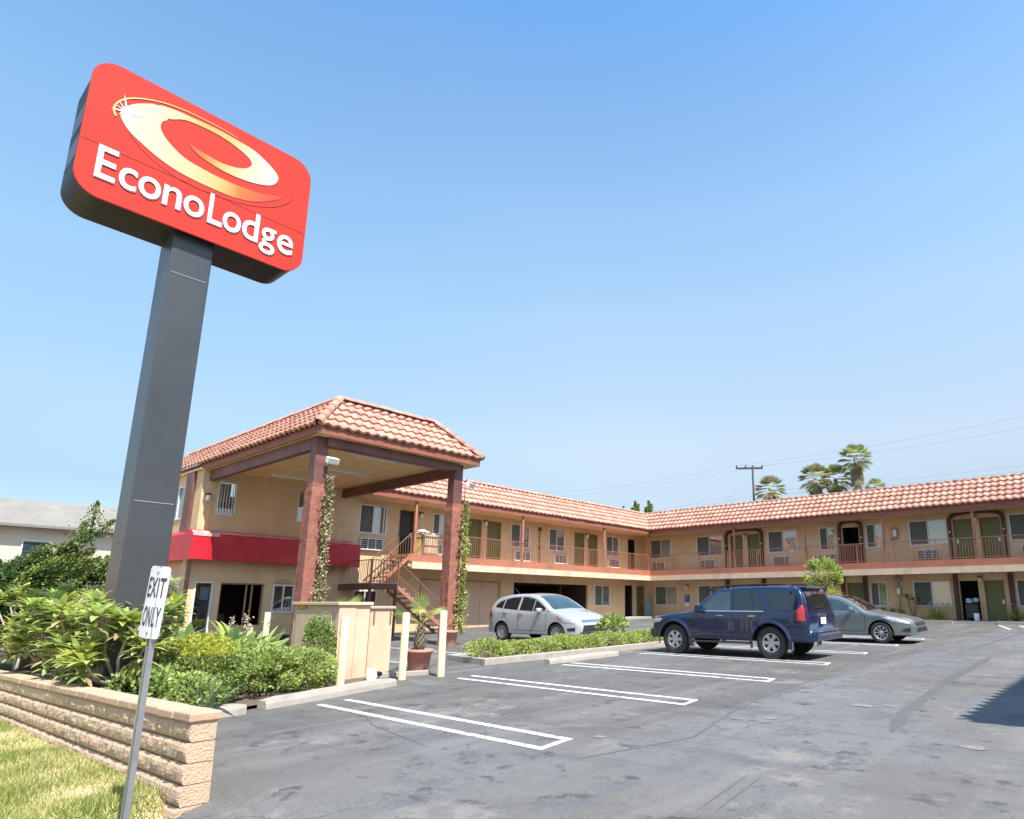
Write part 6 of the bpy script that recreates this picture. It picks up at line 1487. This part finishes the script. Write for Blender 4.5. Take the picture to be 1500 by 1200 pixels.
tree('island_tree', 'small broad leaved plant on the island before the nose of the silver car', -12.95, 16.1, gz(16.1) + .09, .50, (.42, .40, .24), 560, .17, [G['mid'], G['lime'], G['fresh'], G['dark']], [2, 3, 3, 1], 142, clumps=16, trunk_r=.03, width=.35)
# ---- junipers behind the bed
def juniper(label, x, y, H, seed, spread_, lean):
    r = random.Random(seed); z0 = gz(y); t = thing('juniper_tree', label, 'tree', (x, y, z0), 'twisted junipers'); lf = MB(); tr_ = MB()
    f = Vector((x, y, z0 + H * .35)); tr_.tube([(x, y, z0 - .1), f], [.12, .08], 8)
    for i in range(150):
        a = r.uniform(0, 2 * PI); rr = spread_ * math.sqrt(r.random()); c = Vector((x + rr * .7 * math.cos(a), y + rr * math.sin(a), z0 + H * r.uniform(.22, .74) * (1 - .25 * rr / spread_)))
        d = Vector((r.gauss(0, .35), lean * .8 + r.gauss(0, .35), .8)).normalized(); l_ = H * r.uniform(.09, .17)
        if i < 5: c = Vector((x, y + spread_ * .30 + .1 * i, z0 + H * (.62 + .05 * i))); l_ = H * (.17 + .01 * i)
        if i < 20: tr_.tube([f, c], [.04, .02], 5)
        wr = min(l_ * .10, .03); lf.tube([c - d * l_ * .05, c + d * l_ * .25, c + d * l_ * .6, c + d * l_ * .85], [wr * .7, wr, wr * .6, .005], 6, mi=1)
        for q in range(330):
            s_ = r.random(); wdt = l_ * .42 * (1 - s_) ** .7 * (.35 + .65 * min(1, s_ * 4)); p = c + d * l_ * s_ + Vector((r.gauss(0, .5), r.gauss(0, .5), r.gauss(0, .4))) * wdt
            small_leaf(lf, p, (d + rdir(r) * .7).normalized(), .062, .042, (2 if r.random() < .6 else 0) if s_ > .45 else (0 if r.random() < .5 else 1), r.uniform(0, 3))  # sunlit tone put on the tuft tips, shade tone on their bases
    for q in range(9000):
        v = rdir(r) * r.random() ** .33; p = Vector((x + v.x * spread_ * .6, y + v.y * spread_ * .95, z0 + H * .44 + v.z * H * .24)); small_leaf(lf, p, rdir(r, .4), .075, .045, r.choice([0, 1, 1]), r.uniform(0, 3))
    lf.build('crown', [G['juniper'], G['dark'], G['junip_lit']], t); tr_.build('trunk', M['bark'], t)
juniper('large wind swept juniper with pointed tufts rising to the right, left of the pole', -20.0, 3.45, 3.9, 1, 1.25, .7)
juniper('smaller juniper partly hidden by the dark pole', -22.5, 5.3, 2.9, 2, .8, .4); juniper('juniper at the left edge of the view above the bushes', -21.5, 2.2, 2.7, 3, 1.0, .4)
# ---- climbers on the columns
def climber(label, x, y, za, zb, mats, seed, w_=.16, n=1500):
    r = random.Random(seed); t = thing('climber', label, 'climbing plant', (x, y, gz(y)), 'climbers on the canopy columns'); mb = MB(); st_ = MB()
    for q in range(4):
        pts = [Vector((x + r.uniform(-.03, .03), y + r.gauss(0, .07) + .05 * math.sin(i * .9 + q), (gz(y) + .45) + (zb - gz(y) - .45) * i / 14)) for i in range(15)]; st_.tube(pts, .009, 5)
    for i in range(n):
        s_ = r.random(); z = za + (zb - za) * s_; ww = w_ * (1 - .45 * s_) * (1 + .55 * math.sin(z * 5.1 + seed) * math.sin(z * 2.3)); c = Vector((x + abs(r.gauss(0, .07)), y + r.gauss(0, 1) * ww * .55, z))
        small_leaf(mb, c, (rdir(r) + Vector((.5, 0, -.5))).normalized(), .085, .055, r.randrange(len(mats)), r.uniform(0, 3))
    mb.build('foliage', mats, t); st_.build('stem', M['bark'], t)
climber('dried straw coloured climber on the nearer canopy column', -17.70, 9.02, 1.2, 5.25, [G['straw'], G['dry'], G['straw'], G['olive']], 1, .15, 1900)
climber('green and yellow climber on the farther canopy column', -17.72, 13.93, .7, 5.05, [G['olive'], G['lime'], G['straw'], G['mid'], G['yel']], 2, .17, 2100)
# ---- fan palms
def fan(mb, p, d, Lp, Rf, mi, r, nseg=16, spread_=2.5, droop=.25, pet=None, half=1.0):
    d, x, y = basis(d); c = p + d * Lp
    if pet is not None: pet.tube([p, p + d * Lp * .5 + Vector((0, 0, .02)), c], [.012, .009, .007], 5, mi=None)
    y = y if y.z > 0 else -y
    for i in range(nseg):
        a0 = -spread_ / 2 + spread_ * i / nseg; a1 = -spread_ / 2 + spread_ * (i + 1) / nseg; am = (a0 + a1) / 2; rr = Rf * (1 - .25 * abs(am) / (spread_ / 2)) * r.uniform(.9, 1.05)
        f = lambda a, q: c + (d * math.cos(a) + x * math.sin(a)) * q + y * q * (.10 if i % 2 else -.02) - Vector((0, 0, droop * (q / Rf) ** 2 * Rf))
        k = len(mb.v); mb.v.extend([tuple(c), tuple(f(a0, rr * .62)), tuple(f(am, rr)), tuple(f(a1, rr * .62))]); mb.f.append((k, k + 1, k + 2, k + 3)); mb.m.append(mi); mb.sm.append(False)
def pot_palm(label, x, y, z0, H, fr, seed, base_leaves=True):
    r = random.Random(seed); t = thing('fan_palm', label, 'palm', (x, y, z0), 'small fan palms'); lf = MB(); pt = MB(); tr_ = MB()
    tr_.lathe([(.05, 0), (.10, .06), (.125, .16), (.11, .28), (.075, .40), (.05, .52), (.04, .60)], Matrix.Translation((x, y, z0)), 14)
    for i in range(70):
        a = i * 2.4; z = .03 + .5 * i / 70; rr = .10 - .06 * (i / 70) + .03; d = Vector((math.cos(a), math.sin(a), 1.0)).normalized()
        big_leaf(tr_, Vector((x + math.cos(a) * rr * .8, y + math.sin(a) * rr * .8, z0 + z)), d, .12, .05, 0, 1 if i % 3 else 0, n=2)
    top_ = Vector((x, y, z0 + .58))
    for d, Lp, Rf in fr: fan(lf, top_, Vector(d).normalized(), Lp, Rf, r.choice([0, 1]), r, 22, 2.2, .08, pt)
    lf.build('fronds', [G['mid'], G['lime']], t); pt.build('leaf_stalks', G['lime'], t); tr_.build('trunk', [M['bark'], G['dry']], t)
pot_palm('short fan palm with one upright fan, in the wide pink pot', -12.33, 8.66, gz(8.66) + .42, 1.5, [((-.05, -.10, 1), .30, .46), ((.1, -.95, .35), .42, .42), ((-.1, .9, .55), .38, .42), ((.6, .2, .6), .2, .26), ((-.4, -.8, .5), .42, .40), ((-.7, .3, .7), .3, .32)], 1)
pot_palm('fan palm behind the tall utility box, only its fan tips above the cap', -15.4, 8.35, gz(8.3) + .42, 1.5, [((0, -.8, .7), .45, .5), ((0, .7, .8), .45, .5), ((.5, 0, 1), .35, .4)], 2)
plant_pot(-15.4, 8.35, .27, .48, 'pink terracotta pot behind the tall utility box')
def tall_palm(label, x, y, Z, Rc, seed, skirt=1.0):
    r = random.Random(seed); z0 = gz(y); t = thing('tall_palm', label, 'palm', (x, y, z0), 'tall fan palms behind the rear wing'); lf = MB(); tr_ = MB(); sk = MB()
    tr_.tube([(x, y, z0), (x + .2, y, Z * .5), (x, y, Z)], [.30, .24, .22], 10); c = Vector((x, y, Z))
    for i in range(46):
        a = i * 2.4 + r.uniform(-.3, .3); e = -.9 + 2.3 * (i / 46) ** .8 + r.uniform(-.15, .15); d = Vector((math.cos(a) * math.cos(e), math.sin(a) * math.cos(e), math.sin(e)))
        fan(lf, c, d, Rc * .50, Rc * .60, r.choice([0, 1, 1, 2, 3, 3]), r, 11, 2.3, .25)
    for i in range(int(70 * skirt)):
        a = r.uniform(0, 2 * PI); zz = r.uniform(0, 1); d = Vector((math.cos(a), math.sin(a), -1.1 - r.random())).normalized()
        fan(sk, c - Vector((0, 0, .15 + zz * Rc * 1.1 * skirt)), d, Rc * .30, Rc * .48 * (1 - .3 * zz), r.choice([0, 1]), r, 9, 1.8, .3)
    lf.build('crown', [G['mid'], G['olive'], G['lime'], G['straw']], t); sk.build('dead_fronds', [G['dry'], G['straw']], t); tr_.build('trunk', M['bark'], t)
tall_palm('tall palm right beside the power pole, crown just above the tiles', -34.8, 75, 15.9, 2.05, 1); tall_palm('left palm of the close pair behind the rear roof', -28.9, 75, 16.6, 2.1, 2)
tall_palm('right palm of the close pair behind the rear roof', -26.8, 76, 16.4, 2.1, 3); tall_palm('tallest palm, with a long brown skirt, behind the rear roof', -24.0, 75, 18.4, 2.0, 4, 1.3); tall_palm('low small palm at the right foot of the tallest one', -23.2, 79, 15.4, 1.3, 5, .6)
for i, (x, z) in enumerate(((-56.0, 16.2), (-53.6, 16.0))):
    r = random.Random(i); t = thing('cypress_tree', ['left cypress tip above the inner corner of the roof', 'right cypress tip above the inner corner of the roof'][i], 'tree', (x, 75, 1.3), 'cypress tips'); mb = MB()
    for q in range(5200):
        s_ = r.random() ** .8; lobe = r.choice([(-.55, -.9), (0, 0), (.5, -.5)]); rr = (1 - s_) * .62 + .05; a = r.uniform(0, 2 * PI); p = Vector((x + lobe[0] + rr * r.gauss(0, .5), 75 + rr * r.gauss(0, .5), 7 + (z + lobe[1] - 7) * (1 - (1 - s_) * .9)))
        small_leaf(mb, p, Vector((r.gauss(0, .3), r.gauss(0, .3), 1)), .45, .14, r.choice([0, 1, 2]), r.uniform(0, 3))
    mb.build('crown', [G['fresh'], G['mid'], G['dark']], t); mb = MB(); mb.tube([(x, 75, 1.2), (x, 75, 9)], [.2, .1]); mb.build('trunk', M['bark'], t)
# ---- power line
up = thing('power_pole', 'dark wooden power pole with a short crossarm behind the rear roof', 'power pole', (-37.3, 75.5, 1.3))
M['wood_dark'] = mat('pole_wood', (.07, .06, .055), (.045, .04, .038), rough=.9, scale=4)
mb = MB(); mb.tube([(-37.3, 75.5, 1.2), (-37.3, 75.5, 19.3)], [.17, .13], 8); mb.build('post', M['wood_dark'], up)
mb = MB(); mb.bar((-39.2, 74.6, 19.1), (-36.4, 76.6, 19.1), .09, .11); mb.build('crossarm', M['wood_dark'], up)
for q in (0.02, .36, .64, .98):
    mb = MB(); c = Vector((-39.2, 74.6, 19.2)).lerp(Vector((-36.4, 76.6, 19.2)), q); mb.lathe([(.09, 0), (.12, .15), (.07, .3), (.001, .34)], Matrix.Translation(c), 8); mb.build('insulator', M['wood_dark'], up)
M['wire'] = mat('wire_grey', (.34, .37, .40), rough=.7)
def wire(p, q, sag, label):
    mb = MB(); p = Vector(p); q = Vector(q); mb.tube([p.lerp(q, i / 14) - Vector((0, 0, sag * 4 * (i / 14) * (1 - i / 14))) for i in range(15)], .013, 4)
    o = mb.build('power_wire', M['wire'], off=p); o.location = p; tag(o, label, 'wire', 'power wires')
C0 = Vector((-39.2, 74.6, 19.45)); C1 = Vector((-36.4, 76.6, 19.45))
for a, b, s_, lb in ((C0, (10, 72, 21.2), .9, 'upper power wire from the pole out to the right edge'), (C1, (10, 74, 20.3), .9, 'second power wire from the pole out to the right edge'), (C0, (-95, 78, 22), 1.2, 'upper power wire running left from the pole'), (C1, (-95, 80, 21.4), 1.2, 'second power wire running left from the pole'),
                 ((-37.3, 75.5, 15.9), (10, 73, 15.4), .5, 'upper of the two low wires above the right roof'), ((-37.3, 75.5, 15.4), (10, 73, 14.8), .5, 'lower of the two low wires above the right roof'), ((-37.3, 75.5, 15.9), (-75, 76, 14.4), .4, 'upper low wire left of the pole'), ((-37.3, 75.5, 15.4), (-75, 76, 13.8), .4, 'lower low wire left of the pole')):
    wire(a, b, s_, lb)
v = thing('roof_vent', 'thin roof vent pipe with a small cap on the ridge near the inner corner', 'vent', (-26.3, 33.9, 7.36))
mb = MB(); mb.tube([(-26.3, 33.9, 7.3), (-26.3, 33.9, 8.0)], .03); mb.build('pipe', M['steel'], v); mb = MB(); mb.lathe([(.08, 0), (.07, .1), (.001, .14)], Matrix.Translation((-26.3, 33.9, 8.0)), 8); mb.build('cap', M['black'], v)
# ---- neighbour
nb = thing('neighbouring_house', 'long low cream house with a plain grey shingle roof beyond the junipers', 'house', (-60, 8, .2))
M['shingle'] = mat('grey_shingle', (.235, .215, .185), (.20, .185, .16), rough=.95, scale=2, c3=(.26, .24, .21), s3=.6)
M['house'] = mat('house_cream', (.60, .52, .42), (.56, .48, .39), rough=.9, scale=1)
mb = MB(); mb.box(-66, -58.2, -30, 17, .0, 6.95); mb.build('wall', M['house'], nb)
mb = MB(); x0, x1 = -57.4, -62.2
mb.quad((x0, -31, 6.78), (x0, 18, 6.78), (x1, 18, 8.95), (x1, -31, 8.95)); mb.quad((-67, -31, 6.78), (-67, 18, 6.78), (x1, 18, 8.95), (x1, -31, 8.95)); mb.box(x0 - .06, x0, -31, 18, 6.62, 6.79); mb.quad((x0, -31, 6.70), (x0, 18, 6.70), (-58.3, 18, 6.70), (-58.3, -31, 6.70))
mb.build('roof', M['shingle'], nb)
for y in (9.5, 4.0, 15.4, -3.0):
    mb = MB(); mb.box(-58.2, -58.12, y - .8, y + .8, 4.6, 5.8); w_ = mb.build('window', M['white_frame'], nb); mb = MB(); mb.box(-58.12, -58.10, y - .72, y + .72, 4.68, 5.72); mb.build('pane', M['carglass_l'], w_)
gw = MB(); gw.box(-33.0, -32.8, -12, 8.2, 0, 2.35)
o = gw.build('garden_wall', mat('garden_wall_brown', (.30, .13, .09), (.24, .11, .08), rough=.9, scale=2, bump=.4), off=Vector((-33, 0, 0))); o.location = (-33, 0, 0); tag(o, 'reddish brown garden wall glimpsed under the junipers', 'wall')
